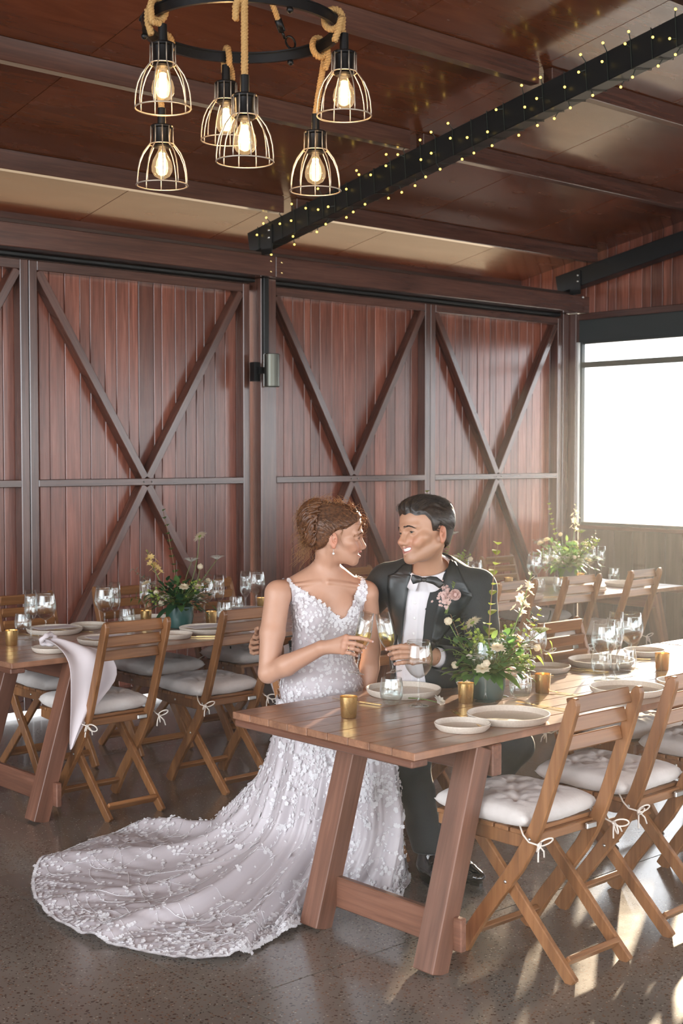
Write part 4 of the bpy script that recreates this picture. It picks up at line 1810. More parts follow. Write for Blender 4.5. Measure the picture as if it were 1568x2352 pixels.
def np_mesh(name, v, q, cols=None, nrm=None):
    me = bpy.data.meshes.new(name)
    me.from_pydata(v.tolist(), [], q.tolist())
    me.update()
    if cols is not None:
        at = me.color_attributes.new('tone', 'FLOAT_COLOR', 'POINT')
        c = np.concatenate([cols, np.ones((len(cols), 1))], 1)
        at.data.foreach_set('color', c.ravel())
    if nrm is not None:
        me.polygons.foreach_set('use_smooth', [True] * len(me.polygons))
        me.normals_split_custom_set_from_vertices(nrm.tolist())
    return me


def relax(v, q, it=2, f=.5):
    n = len(v)
    e = np.concatenate([q[:, [0, 1]], q[:, [1, 2]], q[:, [2, 3]], q[:, [3, 0]]])
    for _ in range(it):
        s_ = np.zeros_like(v)
        c = np.zeros(n)
        np.add.at(s_, e[:, 0], v[e[:, 1]])
        np.add.at(s_, e[:, 1], v[e[:, 0]])
        np.add.at(c, e[:, 0], 1)
        np.add.at(c, e[:, 1], 1)
        v = v + f * (s_ / np.maximum(c, 1)[:, None] - v)
    return v


def smooth_edge(v, q, it=12, f=.5):
    """evens out the open borders of a cut cloth or hair mesh"""
    e = np.concatenate([q[:, [0, 1]], q[:, [1, 2]], q[:, [2, 3]], q[:, [3, 0]]])
    es = np.sort(e, 1)
    key = es[:, 0].astype(np.int64) * len(v) + es[:, 1]
    u, inv, cnt = np.unique(key, return_inverse=True, return_counts=True)
    b = es[cnt[inv] == 1]
    bv = np.unique(b)
    v = v.copy()
    for _ in range(it):
        s_ = np.zeros_like(v)
        c = np.zeros(len(v))
        np.add.at(s_, b[:, 0], v[b[:, 1]])
        np.add.at(s_, b[:, 1], v[b[:, 0]])
        np.add.at(c, b[:, 0], 1)
        np.add.at(c, b[:, 1], 1)
        v[bv] += f * (s_[bv] / c[bv][:, None] - v[bv])
    # let the next rows follow
    fixed = np.zeros(len(v), bool)
    fixed[bv] = True
    for _ in range(3):
        s_ = np.zeros_like(v)
        c = np.zeros(len(v))
        np.add.at(s_, e[:, 0], v[e[:, 1]])
        np.add.at(s_, e[:, 1], v[e[:, 0]])
        np.add.at(c, e[:, 0], 1)
        np.add.at(c, e[:, 1], 1)
        near = np.zeros(len(v), bool)
        near[e[fixed[e[:, 1]], 0]] = True
        near &= ~fixed
        v[near] += .5 * (s_[near] / c[near][:, None] - v[near])
    return v


def smoothstep(a, b, x):
    t = np.clip((x - a) / (b - a), 0, 1)
    return t * t * (3 - 2 * t)


def frame(face, up=(0, 0, 1), roll=0.0):
    """columns: right-hand side x, facing y, up z"""
    y = nv(face)
    x = nv(np.cross(y, up))
    z = np.cross(x, y)
    c, s_ = math.cos(roll), math.sin(roll)
    x, z = x * c + z * s_, z * c - x * s_
    return np.stack([x, y, z], 1)


def skin_mat(name, base, lip):
    a = NT(name)
    at = a.n('ShaderNodeAttribute', attribute_name='tone')
    sp = a.n('ShaderNodeSeparateColor')
    a.l(at.outputs['Color'], sp.inputs[0])
    n1 = a.noise(a.coord('Object'), 45, 4)
    c = a.mix(n1, tuple(k * .94 for k in base), tuple(min(1, k * 1.05) for k in base))
    c = a.mix(sp.outputs[0], c, lip)                                   # lips
    c = a.mix(sp.outputs[1], c, (base[0] * 1.02, base[1] * .70, base[2] * .62))   # flushed skin: cheeks, ears, finger tips
    c = a.mix(sp.outputs[2], c, tuple(k * .62 for k in base))           # shaved beard shade
    a.col(c)
    a.set(Roughness=.46)
    a.b.inputs['Subsurface Weight'].default_value = 0.0
    a.b.inputs['Subsurface Radius'].default_value = (.012, .004, .002)
    a.b.inputs['Subsurface Scale'].default_value = 1.0
    return a.m


skin_mat('skin_fair', (.52, .285, .19), (.52, .17, .14))
skin_mat('skin_tan', (.47, .255, .16), (.48, .19, .155))
plain('eye_white', (.80, .77, .74), .15)
plain('iris', (.06, .07, .06), .1)
plain('teeth', (.85, .82, .76), .25)
plain('lash', (.03, .018, .012), .7)
plain('brow_auburn', (.16, .07, .03), .8)
plain('brow_dark', (.03, .02, .015), .8)
plain('pearl', (.85, .82, .78), .2)


def head_field(F, O, M, sc, man, smile=.6):
    """adds a head to field F; local axes x side, y forward, z up, eyes at z=0"""
    def L(x, y, z):
        return O + M @ (V3(x, y, z) * sc)

    def e(c, r, k=.02, sub=False):
        F.ell(L(*c), V3(*r) * sc, M, k * sc, sub)

    def c2(a, b, ra, rb, k=.012, sub=False):
        F.cap(L(*a), L(*b), ra * sc, rb * sc, k * sc, sub)
    w = 1.04 if man else .97
    e((0, -.012, .035), (.074 * w, .092, .080), .02)
    e((0, .030, .040), (.062 * w, .062, .058), .03)
    e((0, .028, -.028), ((.054 if man else .055) * w, .060, .070), .03)
    jw = .046 if man else .042
    c2((-jw, -.004, -.052), (-.014, .072, -.090), .015, .015, .022)
    c2((jw, -.004, -.052), (.014, .072, -.090), .015, .015, .022)
    e((0, .036, -.074), (.036, .044, .026), .022)
    e((0, .078, -.091), (.021 if man else .016, .0165, .0165), .016)          # chin
    for s_ in (-1, 1):
        e((s_ * .050 * w, .052, -.022), (.018, .022, .016), .02)              # cheek bone
        e((s_ * .034, .071, -.040), (.021, .017, .018), .018)                 # smiling cheek
        c2((s_ * .010, .091, .016), (s_ * .046, .072, .018), .010, .009, .016)   # brow
        e((s_ * .031, .099, -.001), (.0165, .016, .0105), .012, True)         # socket
        e((s_ * .032, .0730, -.001), (.0155, .0155, .0140), .005)             # lids over the eye
        e((s_ * .0325, .0885, -.0022), (.0118, .0060, .0019), .0016, True)    # the narrowed opening
        e((s_ * .0135, .1005, -.0395), (.0078, .0095, .0070), .008)           # nostril wing
        e((s_ * .0185, .0845, -.0230), (.0120, .0105, .0170), .010)           # side of the nose
        e((s_ * .0160, .0905, -.0300), (.0115, .0105, .0130), .010)
    tip = .1185 if man else .1165
    c2((0, .0865, .010), (0, tip - .008, -.030), .0078, .0092, .010)           # bridge
    e((0, tip - .0085, -.0345), (.0098, .0108, .0092), .009)
    e((0, .095, -.040), (.008, .012, .005), .008)
    for s_ in (-1, 1):
        e((s_ * .0062, .1045, -.0455), (.0032, .0045, .003), .002, True)      # nostrils
    # muzzle, lips, smile
    e((0, .074, -.062), (.030, .024, .022), .015)
    mw = .025 + .004 * smile
    op = .0060 * smile + .0015
    zc = -.0625
    for s_ in (-1, 1):
        c2((0, .0985, zc + op + .0020), (s_ * mw, .0800, zc + .0065 * smile), .0050, .0028, .004)
        c2((0, .0965, zc - op - .0035), (s_ * mw, .0795, zc + .0040 * smile), .0058, .0026, .004)
        c2((0, .1005, zc), (s_ * (mw - .005), .0925, zc + .0052 * smile), op * .95, op * .75, .0012, True)
    # ears
    for s_ in (-1, 1):
        ex = .0735 * w
        eM = M @ np.array(Matrix.Rotation(s_ * -.30, 3, 'Z') @ Matrix.Rotation(.20, 3, 'X'))
        F.ell(L(s_ * (ex + .002), -.013, -.012), V3(.0068, .0172, .0295) * sc, eM, .006 * sc)
        F.ell(L(s_ * (ex + .0112), -.010, -.008), V3(.0090, .0105, .0205) * sc, eM, .003 * sc, True)
        F.ell(L(s_ * (ex + .005), -.004, -.014), V3(.006, .0055, .008) * sc, eM, .004 * sc)
        F.ell(L(s_ * (ex + .002), -.008, -.040), V3(.006, .008, .0085) * sc, eM, .006 * sc)
    return L


def face_tone(v, O, M, sc, man, smile=.6):
    p = ((v - O) @ M) / sc
    x, y, z = np.abs(p[:, 0]), p[:, 1], p[:, 2]
    zc = -.0625 + .0055 * smile * (x / .026) ** 2
    t = 1 - smoothstep(.0088, .0118, np.sqrt(((z - zc)) ** 2 + 0 * x))
    lip = t * (1 - smoothstep(.024, .029, x)) * smoothstep(.074, .080, y)
    chk = np.exp(-(((x - .042) / .020) ** 2 + ((z + .034) / .018) ** 2)) * smoothstep(.03, .06, y) * .55
    ear = smoothstep(.072, .078, x) * (np.abs(z + .01) < .045) * (np.abs(y + .012) < .035) * .8
    nose = np.exp(-((x / .012) ** 2 + ((z + .036) / .012) ** 2)) * smoothstep(.10, .112, y) * .5
    fl = np.clip(np.maximum(np.maximum(chk, ear), nose), 0, 1)
    beard = (smoothstep(-.035, -.06, z) * smoothstep(-.02, .02, y) * .35) if man else 0 * x
    return np.stack([lip, fl * (1 - lip), beard * (1 - lip)], 1)


def face_parts(par, O, M, sc, man, brow_mat, smile=.6):
    def L(x, y, z):
        return Vector(O + M @ (V3(x, y, z) * sc))
    Mm = Matrix([list(r) for r in M])
    for s_ in (-1, 1):
        m = MB()
        m.lathe([(.0112 * math.sin(PI * i / 10) * sc + 1e-6, -.0112 * math.cos(PI * i / 10) * sc) for i in range(11)], 20, L(s_ * .032, .0752, -.0012))
        eye = m.build('eye', 'eye_white', par, True)
        m = MB()
        d = (L(s_ * .032 - .002, .1, -.003) - L(s_ * .032, .0752, -.0012)).normalized()
        a_ = d.orthogonal().normalized()
        b_ = d.cross(a_)
        c0 = L(s_ * .032, .0752, -.0012) + d * .0109 * sc
        vs = [c0 + (a_ * math.cos(t) + b_ * math.sin(t)) * .0052 * sc for t in [2 * PI * k / 16 for k in range(16)]]
        m.add(vs + [c0 + d * .0008 * sc], [(k, (k + 1) % 16, 16) for k in range(16)])
        m.build('iris', 'iris', eye, True)
        m = MB()                                              # upper lash line and lower lash line of the narrowed eye
        up = [L(s_ * (.032 + .0135 * q), .0765 + .0125 * math.cos(q * 1.25), -.0012 + .0022 * (1 - q * q)) for q in [(-1 + k / 5) for k in range(11)]]
        m.tube(up, [.0005 * sc + .0011 * sc * math.sin(PI * (k + .5) / 11) for k in range(11)], 5)
        lo = [L(s_ * (.032 + .0125 * q), .0763 + .0122 * math.cos(q * 1.25), -.0036 - .0008 * (1 - q * q)) for q in [(-1 + k / 5) for k in range(11)]]
        m.tube(lo, .0004 * sc, 4)
        m.build('eyelashes', 'lash', par, True)
        m = MB()
        rr = random.Random(3)
        for k in range(110):
            q = rr.random()
            x = .013 + .036 * q
            y = .1055 - .9 * max(0, x - .016) ** 1.0 * .66 - .003 * q
            z = .0170 + .005 * math.sin(PI * min(1, q * 1.1)) - .005 * q + rr.uniform(-.0028, .0028) * (1.2 - q)
            p0 = L(s_ * x, y - .0015, z)
            p1 = L(s_ * (x + .006), y - .0035, z + .0018 * (1 - 2 * q))
            m.tube([p0, p1], [.0009 * sc, .0004 * sc], 4)
        m.build('eyebrow', brow_mat, par, True)
    m = MB()
    zc = -.0625
    rows = []
    for (dz, dy) in ((.0085, .000), (.004, .0012), (.0, .0012), (-.0035, .000)):
        rows.append([L(x, .0942 - 17 * x * x + dy, zc + dz + .001 + 8 * x * x * smile) for x in [(-.023 + .046 * k / 24) for k in range(25)]])
    vs = [p for r_ in rows for p in r_]
    m.add(vs, [(j * 25 + i, j * 25 + i + 1, (j + 1) * 25 + i + 1, (j + 1) * 25 + i) for j in range(3) for i in range(24)])
    m.build('teeth', 'teeth', par, True)


def hand_field(F, wrist, knuckles, fingers, thumb, rw=.026, rf=.0085, k=.008):
    """fingers: list of point chains starting at the knuckle; each its own tapering chain"""
    for kn in knuckles:
        F.cap(wrist, kn, rw * .72, rf * 1.25, .012)
    for i in range(len(knuckles) - 1):
        F.cap(knuckles[i], knuckles[i + 1], rf * 1.15, rf * 1.15, .008)
    for ch_, sc_ in fingers:
        n = len(ch_)
        for i in range(n - 1):
            r0 = rf * sc_ * (1.06 - .10 * i)
            r1 = rf * sc_ * (1.06 - .10 * (i + 1))
            F.cap(ch_[i], ch_[i + 1], r0, r1, .0022)
            if 0 < i:
                F.ball(ch_[i], r0 * 1.06, .002)
    n = len(thumb)
    for i in range(n - 1):
        F.cap(thumb[i], thumb[i + 1], rf * (1.5 - .22 * i), rf * (1.28 - .2 * i), .004 if i else .012)


def WN(x, y, D):
    return np.array(W(x, y, D))


def strands(m, paths, r, n=3):
    for p in paths:
        k = len(p)
        m.tube(p, [r * (1 - .75 * i / (k - 1)) for i in range(k)], n, cap=False)

# ---------------------------------------------------------------- the bride
translucent('satin', (.60, .545, .565), .12, .38)
translucent('lace', (.84, .82, .83), .25, .8)
translucent('tulle', (.78, .74, .75), .45, .7)


def hair_mat(name, c0, c1, trans):
    a = NT(name)
    n1 = a.noise(a.coord('Object', (1, 1, 1)), 90, 3)
    cc = a.ramp(n1, [(.3, c0), (.7, c1)])
    a.col(cc)
    a.set(Roughness=.38)
    tl = a.n('ShaderNodeBsdfTranslucent')
    a.l(cc, tl.inputs[0])
    mx = a.n('ShaderNodeMixShader')
    mx.inputs[0].default_value = trans
    a.l(a.b.outputs[0], mx.inputs[1])
    a.l(tl.outputs[0], mx.inputs[2])
    a.l(mx.outputs[0], a.out.inputs[0])


hair_mat('hair_auburn', (.055, .020, .008), (.21, .085, .034), .22)
hair_mat('hair_wisp', (.36, .17, .07), (.60, .34, .15), .5)
hair_mat('hair_dark', (.018, .012, .009), (.05, .034, .024), .12)

bride = empty('person', (3.46, 3.87, 0), label='seated woman in a white lace wedding dress with long train, auburn updo, holding a flute', cat='person')
b0 = np.array(bride.location)


def sub_local(v):
    return v - b0


B = Field()
e1 = nv(WN(838, 1360, 5.12) - WN(632, 1362, 4.97))
e3 = V3(0, 0, 1)
e2 = nv(np.cross(e3, e1))
if e2 @ _f > 0:
    e2 = -e2                                     # front: towards the camera
TB = np.stack([e1, e2, np.cross(e1, e2)], 1)
ctr = WN(745, 1400, 5.07)


def T(a, b, c):                                  # along the shoulders, forward, height above the floor
    p = ctr + e1 * a + e2 * b
    return V3(p[0], p[1], c)


TO = Field()                                     # torso only: the dress is cut from it
RS, LS = WN(638, 1364, 4.99), WN(840, 1364, 5.11)
RE, RW = WN(616, 1546, 4.93), WN(738, 1488, 4.80)
LE, LW = WN(852, 1490, 5.18), WN(842, 1612, 5.13)
nb = WN(744, 1332, 5.085)
hb = WN(752, 1268, 5.03)
for F_ in (B, TO):
    F_.ell(T(.003, -.005, 1.015), (.125, .080, .175), TB, .03)
    F_.ell(T(0, -.022, 1.080), (.138, .058, .062), TB, .04)
    F_.ell(T(-.064, .050, .985), (.060, .048, .064), TB, .04)
    F_.ell(T(.068, .050, .985), (.060, .048, .064), TB, .04)
    F_.ell(T(-.004, -.01, .855), (.116, .086, .12), TB, .05)
    F_.ell(T(-.005, -.02, .70), (.158, .120, .13), TB, .06)
    for s_, P in ((-1, RS), (1, LS)):
        F_.cap(WN(744, 1328, 5.10), P + e3 * .010, .034, .031, .04)
        F_.ball(P, .045, .03)
B.cap(nb - e3 * .03, hb, .046, .040, .03)
for s_, P in ((-1, RS), (1, LS)):
    B.cap(WN(744 + s_ * 11, 1337, 5.005), P + e3 * .026 + e2 * .018, .0085, .007, .009)
B.chain([RS, (RS + RE) / 2 + e1 * -.003, RE], [.048, .0465, .0365], .012)
B.chain([RE, RE * .65 + RW * .35 - e3 * .003, RW], [.0365, .0385, .026], .012)
B.chain([LS, (LS + LE) / 2, LE], [.046, .044, .036], .012)
B.chain([LE, LE * .65 + LW * .35, LW], [.036, .037, .026], .012)
# right hand closing round the stem of the flute
DF = 4.775
kn = [WN(795, 1464, DF - .045), WN(792, 1476, DF - .050), WN(790, 1487, DF - .048), WN(787, 1497, DF - .040)]
fg = [([kn[0], WN(825, 1465.5, DF - .048), WN(842, 1469, DF - .042), WN(854, 1473, DF - .034)], 1.0),
      ([kn[1], WN(815, 1478.5, DF - .052), WN(830, 1483, DF - .040), WN(838, 1487, DF - .026)], 1.03),
      ([kn[2], WN(810, 1489.5, DF - .052), WN(822, 1493, DF - .040), WN(829, 1497, DF - .024)], .98),
      ([kn[3], WN(803, 1500, DF - .044), WN(813, 1503.5, DF - .034), WN(819, 1506, DF - .020)], .86)]
th = [RW * .5 + WN(775, 1468, DF + .01) * .5, WN(795, 1463, DF + .022), WN(815, 1467, DF + .022), WN(832, 1474, DF + .016)]
hand_field(B, RW, kn, fg, th, .0265, .0079)
# left hand resting in the lap
LK = [WN(832 + q * 7, 1650, 5.08) for q in range(4)]
hand_field(B, LW, LK, [([p, p + V3(-.012, -.02, -.03), p + V3(-.02, -.03, -.05)], .95) for p in LK], [LW, WN(825, 1632, 5.07), WN(818, 1647, 5.05)], .0265, .0082)
# head
HO, HM = WN(771, 1229, 5.02), frame(_r * 1.0 + _f * .06 + V3(0, 0, -.10), roll=-.02)
HS = .985
HL = head_field(B, HO, HM, HS, False, .75)
B.cap(hb, HL(0, -.015, -.035), .040, .045, .025)
B.cap(nb + e1 * .004 + e2 * .036, HL(.058, -.022, -.03), .007, .011, .010)       # neck muscle on the near side
blocks = []
hz = HL(0, 0, -.125)[2]
lo, hi = HO - V3(.16, .16, .16), HO + V3(.16, .16, .16)
hlo = HL(0, 0, 0)[2] - .122


def in_head(p):
    return p[:, 2] > hlo - .0015


rw_dir = nv(kn[1] - RW)
rcut = RW - rw_dir * .015


def in_rh(p):
    return ((p - rcut) @ rw_dir > 0) & (np.linalg.norm(p - kn[1], axis=1) < .13)


allp = np.array([RS, LS, RE, RW, LE, LW, WN(640, 1300, 5), WN(850, 1300, 5)])
blo, bhi = allp.min(0) - .12, allp.max(0) + .12
blo[2], bhi[2] = .66, hlo + .03
v, q = grow(B, [(blo, bhi, .0048, lambda p: (p[:, 2] < hlo + .004) & ~(((p - rcut) @ rw_dir > .005) & in_rh(p))),
                (np.array([HO[0] - .15, HO[1] - .15, hlo - .02]), HO + .15, .0023, in_head),
                (np.minimum(kn[1], RW) - .09, np.maximum(kn[1], RW) + .10, .0021, in_rh)])
tone = face_tone(v, HO, HM, HS, False, .75)
hd = np.linalg.norm(v - kn[1], axis=1) < .11
tips = np.array([c_[-1] for c_, _ in fg] + list(kn))
dt = np.min(np.linalg.norm(v[:, None] - tips[None], axis=2), axis=1)
tone[:, 1] = np.maximum(tone[:, 1], np.where(hd, .55 * np.exp(-(dt / .012) ** 2), 0))
body = link('body', np_mesh('body', sub_local(v), q, tone, grad_normals(B, v)), 'skin_fair', bride, True)
fp = empty('x')
bpy.data.objects.remove(fp)


class Off:
    """parent proxy: builds in world coordinates, then moves under the person"""


def child(o, base):
    o.data.transform(Matrix.Translation(-Vector(base)))
    return o


def face_build(person, base, O, M, sc, man, brow, smile):
    before = set(person.children)
    face_parts(person, O - base, M, sc, man, brow, smile)


face_build(bride, b0, HO, HM, HS, False, 'brow_auburn', .75)
# finger nails
for c_, s_ in fg:
    tipd = nv(c_[-1] - c_[-2])
    m = MB()
    m.ball(Vector(c_[-1] + tipd * .003 - _f * .0055 - b0), .0042, 8, 5)
    m.build('finger_nail', 'petal_blush', bride, True)
m = MB()
rp = kn[2] * .45 + fg[2][0][1] * .55
ax_ = nv(fg[2][0][1] - kn[2])
a_ = nv(np.cross(ax_, _f))
b_ = np.cross(ax_, a_)
m.tube([Vector(rp - b0 + (a_ * math.cos(t) + b_ * math.sin(t)) * .0088) for t in [2 * PI * k / 20 for k in range(20)]], .0010, 6, closed=True)
m.build('ring', 'brass', bride, True)

# ---- dress: bodice cut from the torso
def neck_z(a):
    """height of the V neckline, running up into the straps"""
    u = a - .033
    return .968 + np.where(u < 0, .80 * np.abs(u), 1.45 * np.abs(u)) + .004 * np.sin(a * 520)


def bodice_keep(p):
    d = p - ctr
    a, b, z = d @ e1, d @ e2, p[:, 2]
    front = z < neck_z(a)
    back = z < .985 + .55 * np.abs(a)
    arm = np.where(z > .955, (a > -.128 - .21 * (z - .955)) & (a < .128 + .12 * (z - .955)), True)
    return np.where(b > -.035, front, back) & arm & (np.abs(a) < .19)


DR = Field()
DR.p = list(TO.p)
off = .0048


def post_dress(F, G):
    return F - off


dress = empty('dress')
dress.parent = bride
lo, hi = ctr + V3(-.26, -.26, 0), ctr + V3(.26, .26, 0)
lo[2], hi[2] = .60, 1.17
v, q = grow(DR, [(lo, hi, .0036, bodice_keep)], post_dress)
v = smooth_edge(v, q, 10)
d = v - ctr
aa = d @ e1
v = v + e2 * (.0022 * np.sin(v[:, 2] * 95 + aa * 22) * smoothstep(.95, .88, v[:, 2]))[:, None]
link('bodice', np_mesh('bodice', sub_local(v), q), 'satin', dress, True)
bod_v, bod_q = v, q


# ---- skirt: rings from the waist over the lap and knees down to the floor and out into the train
def ringpts(ctrl, n):
    """closed Catmull-Rom through control points"""
    c = np.array(ctrl, float)
    k = len(c)
    out = []
    for i in range(n):
        f = i / n * k
        j = int(f)
        t = f - j
        p0, p1, p2, p3 = c[(j - 1) % k], c[j % k], c[(j + 1) % k], c[(j + 2) % k]
        out.append(.5 * ((2 * p1) + (-p0 + p2) * t + (2 * p0 - 5 * p1 + 4 * p2 - p3) * t * t + (-p0 + 3 * p1 - 3 * p2 + p3) * t ** 3))
    return np.array(out)


def WZ(x, y, z):
    return WN(x, y, 3070 * (CAM_H - z) / (y - 1048.0))


K0 = [(650, 1600, 5.27), (638, 1600, 5.2), (641, 1605, 5.12), (660, 1610, 5.05), (690, 1612, 5.01), (720, 1615, 4.98), (750, 1617, 4.97), (785, 1615, 4.97), (815, 1610, 4.99), (838, 1600, 5.05), (848, 1590, 5.14), (830, 1580, 5.24), (770, 1575, 5.32), (690, 1580, 5.32)]
K1 = [(640, 1675, 5.28), (630, 1680, 5.2), (640, 1690, 5.10), (670, 1700, 5.0), (705, 1705, 4.93), (740, 1708, 4.88), (775, 1710, 4.84), (815, 1708, 4.8), (855, 1700, 4.79), (890, 1690, 4.83), (900, 1680, 4.93), (870, 1665, 5.08), (790, 1655, 5.25), (700, 1660, 5.32)]
K2 = [(600, 1775, 5.3), (596, 1790, 5.2), (615, 1800, 5.08), (650, 1810, 4.98), (690, 1815, 4.91), (730, 1818, 4.86), (770, 1820, 4.82), (815, 1818, 4.78), (860, 1810, 4.76), (898, 1795, 4.80), (912, 1780, 4.9), (880, 1765, 5.05), (790, 1750, 5.22), (690, 1755, 5.33)]
K3 = [(525, 1862, 5.36), (530, 1890, 5.2), (560, 1920, 5.05), (600, 1935, 4.95), (650, 1945, 4.88), (700, 1950, 4.83), (750, 1948, 4.8), (805, 1940, 4.77), (860, 1930, 4.75), (905, 1905, 4.78), (922, 1890, 4.87), (890, 1870, 5.02), (780, 1850, 5.2), (640, 1850, 5.35)]
F4 = [(470, 1912), (400, 1955), (390, 2010), (430, 2060), (510, 2095), (590, 2105), (665, 2095), (735, 2060), (810, 2040), (875, 2050), (928, 2010), (895, 1940), (740, 1905), (580, 1905)]
F5 = [(370, 1905), (250, 1965), (230, 2035), (290, 2095), (415, 2140), (555, 2150), (660, 2118), (735, 2075), (811, 2052), (878, 2066), (932, 2024), (898, 1950), (720, 1915), (520, 1912)]
F6 = [(300, 1906), (110, 1975), (78, 2055), (160, 2135), (330, 2187), (520, 2202), (657, 2140), (735, 2087), (812, 2064), (880, 2080), (936, 2037), (900, 1960), (710, 1922), (450, 1920)]
NU = 300
rings = [ringpts([WN(*k) for k in K], NU) for K in (K0, K1, K2, K3)]
rings += [ringpts([WZ(x, y, .040) for x, y in F4], NU), ringpts([WZ(x, y, .022) for x, y in F5], NU), ringpts([WZ(x, y, .007) for x, y in F6], NU)]
RG = np.array(rings)
rows = []
NV = 120
par = np.array([0, .75, 1.7, 2.7, 3.8, 4.8, 6.0])
for j in range(NV + 1):
    f = j / NV * 6
    k = min(int(f), 5)
    t = f - k
    p0, p1, p2, p3 = RG[max(k - 1, 0)], RG[k], RG[k + 1], RG[min(k + 2, 6)]
    rows.append(.5 * ((2 * p1) + (-p0 + p2) * t + (2 * p0 - 5 * p1 + 4 * p2 - p3) * t * t + (-p0 + 3 * p1 - 3 * p2 + p3) * t ** 3))
SK = np.array(rows)                                   # (NV+1, NU, 3)


def grid_normals(G):
    du = np.roll(G, -1, 1) - np.roll(G, 1, 1)
    dv = np.gradient(G, axis=0)
    n = np.cross(du, dv)
    return n / np.maximum(np.linalg.norm(n, axis=2, keepdims=True), 1e-9)


NR = grid_normals(SK)
cen = SK.mean(1, keepdims=True)
sg = np.sign((NR * (SK - cen)).sum(2).mean())
NR = NR * sg
uu = np.arange(NU)[None, :] / NU * 2 * PI
vv = (np.arange(NV + 1) / NV)[:, None]
rs = np.random.RandomState(5)
fold = np.zeros((NV + 1, NU))
for fr, am, ph in ((9, .55, 0.3), (14, .40, 1.9), (23, .28, 4.0), (37, .16, 2.2)):
    fold += am * np.sin(uu * fr + ph + 1.3 * np.sin(uu * 2 + ph) + vv * 2.2 * math.sin(ph * 3))
fold += .35 * np.sin(vv * 60 + 3 * np.sin(uu * 3)) * smoothstep(.30, .0, vv)      # drag lines across the lap
amp = .004 + .019 * smoothstep(.12, .55, vv) * (1 - .35 * smoothstep(.7, 1, vv))
SK2 = SK + NR * (fold * amp)[:, :, None]
low = smoothstep(.58, .68, vv)
wr = np.abs(fold) * .012 + .006 * np.abs(np.sin(uu * 31 + vv * 40)) * smoothstep(.62, .8, vv)
SK2[:, :, 2] = np.where(SK2[:, :, 2] < .006, .006, SK2[:, :, 2]) + wr * low * (1 - .75 * smoothstep(.93, 1, vv))
sv = SK2.reshape(-1, 3)
sq = np.array([(j * NU + i, j * NU + (i + 1) % NU, (j + 1) * NU + (i + 1) % NU, (j + 1) * NU + i) for j in range(NV) for i in range(NU)])
link('skirt', np_mesh('skirt', sub_local(sv), sq), 'satin', dress, True)
SN = grid_normals(SK2) * sg

# ---- lace: embroidered blossoms, leaves and curling stems lying on the cloth
lace = MB()
vine = MB()
lr = random.Random(8)


def blossom(p, n, r):
    n = Vector(n)
    a_ = n.orthogonal().normalized()
    a_ = Matrix.Rotation(lr.uniform(0, 6.28), 3, n) @ a_
    b_ = n.cross(a_)
    r *= .78
    p = Vector(p) + n * .002
    k = lr.choice((4, 5, 5))
    for i in range(k):
        an = 2 * PI * i / k
        d = a_ * math.cos(an) + b_ * math.sin(an)
        s_ = a_ * -math.sin(an) + b_ * math.cos(an)
        lace.add([p + n * .0008, p + d * r * .5 + s_ * r * .44 + n * .0014, p + d * r * .9 + s_ * r * .3 + n * .002, p + d * r * .9 - s_ * r * .3 + n * .002, p + d * r * .5 - s_ * r * .44 + n * .0014], [(0, 1, 2, 3, 4)])


def lleaf(p, d, n, L):
    d, n = Vector(d).normalized(), Vector(n)
    s_ = d.cross(n)
    p = Vector(p) + n * .002
    lace.add([p, p + d * L * .5 + s_ * L * .22 + n * .001, p + d * L, p + d * L * .5 - s_ * L * .22 + n * .001], [(0, 1, 2, 3)])


def skp(j, i):
    j = min(max(j, 0), NV - 1e-3)
    i = i % NU
    j0, i0 = int(j), int(i)
    fj, fi = j - j0, i - i0
    i1 = (i0 + 1) % NU
    P = SK2[j0, i0] * (1 - fj) * (1 - fi) + SK2[j0 + 1, i0] * fj * (1 - fi) + SK2[j0, i1] * (1 - fj) * fi + SK2[j0 + 1, i1] * fj * fi
    return P, SN[j0, i0]


def spray(pf, j, i, L, dens):
    """a curling stem in surface coordinates with leaves and blossoms"""
    an = lr.uniform(0, 6.28)
    cv = lr.uniform(-.5, .5)
    pts, ns = [], []
    for k in range(9):
        P, N = pf(j, i)
        pts.append(Vector(P - b0) + Vector(N) * .0015)
        ns.append(N)
        j += math.sin(an) * L[0]
        i += math.cos(an) * L[1]
        an += cv
    vine.tube(pts, .0009, 3, cap=False)
    for k in range(1, 8):
        d = (pts[k + 1] - pts[k - 1])
        if lr.random() < .8:
            e = Vector(ns[k]).cross(d).normalized() * lr.choice((-1, 1)) + d.normalized()
            lleaf(pts[k], e, ns[k], lr.uniform(.009, .016))
    for k in (0, 8):
        for _ in range(dens):
            o_ = Vector((lr.gauss(0, .009), lr.gauss(0, .009), lr.gauss(0, .009)))
            P = pts[k] + o_ - Vector(ns[k]) * o_.dot(Vector(ns[k]))
            blossom(P, ns[k], lr.uniform(.008, .0135))


for k in range(480):
    spray(skp, lr.uniform(2, NV - 4), lr.uniform(0, NU), (1.6, 2.2), 3)
for k in range(1900):
    j = NV - abs(lr.gauss(0, 9))
    P, N = skp(j, lr.uniform(0, NU))
    blossom(P - b0, N, lr.uniform(.007, .012))
for k in range(1300):
    P, N = skp(lr.uniform(0, NV), lr.uniform(0, NU))
    (blossom(P - b0, N, lr.uniform(.005, .010)) if k % 2 else lleaf(P - b0, (lr.gauss(0, 1), lr.gauss(0, 1), lr.gauss(0, 1)), N, .013))
for i in range(0, NU * 3):
    P, N = skp(NV - .2, i / 3)
    blossom(P - b0, N, lr.uniform(.007, .011))
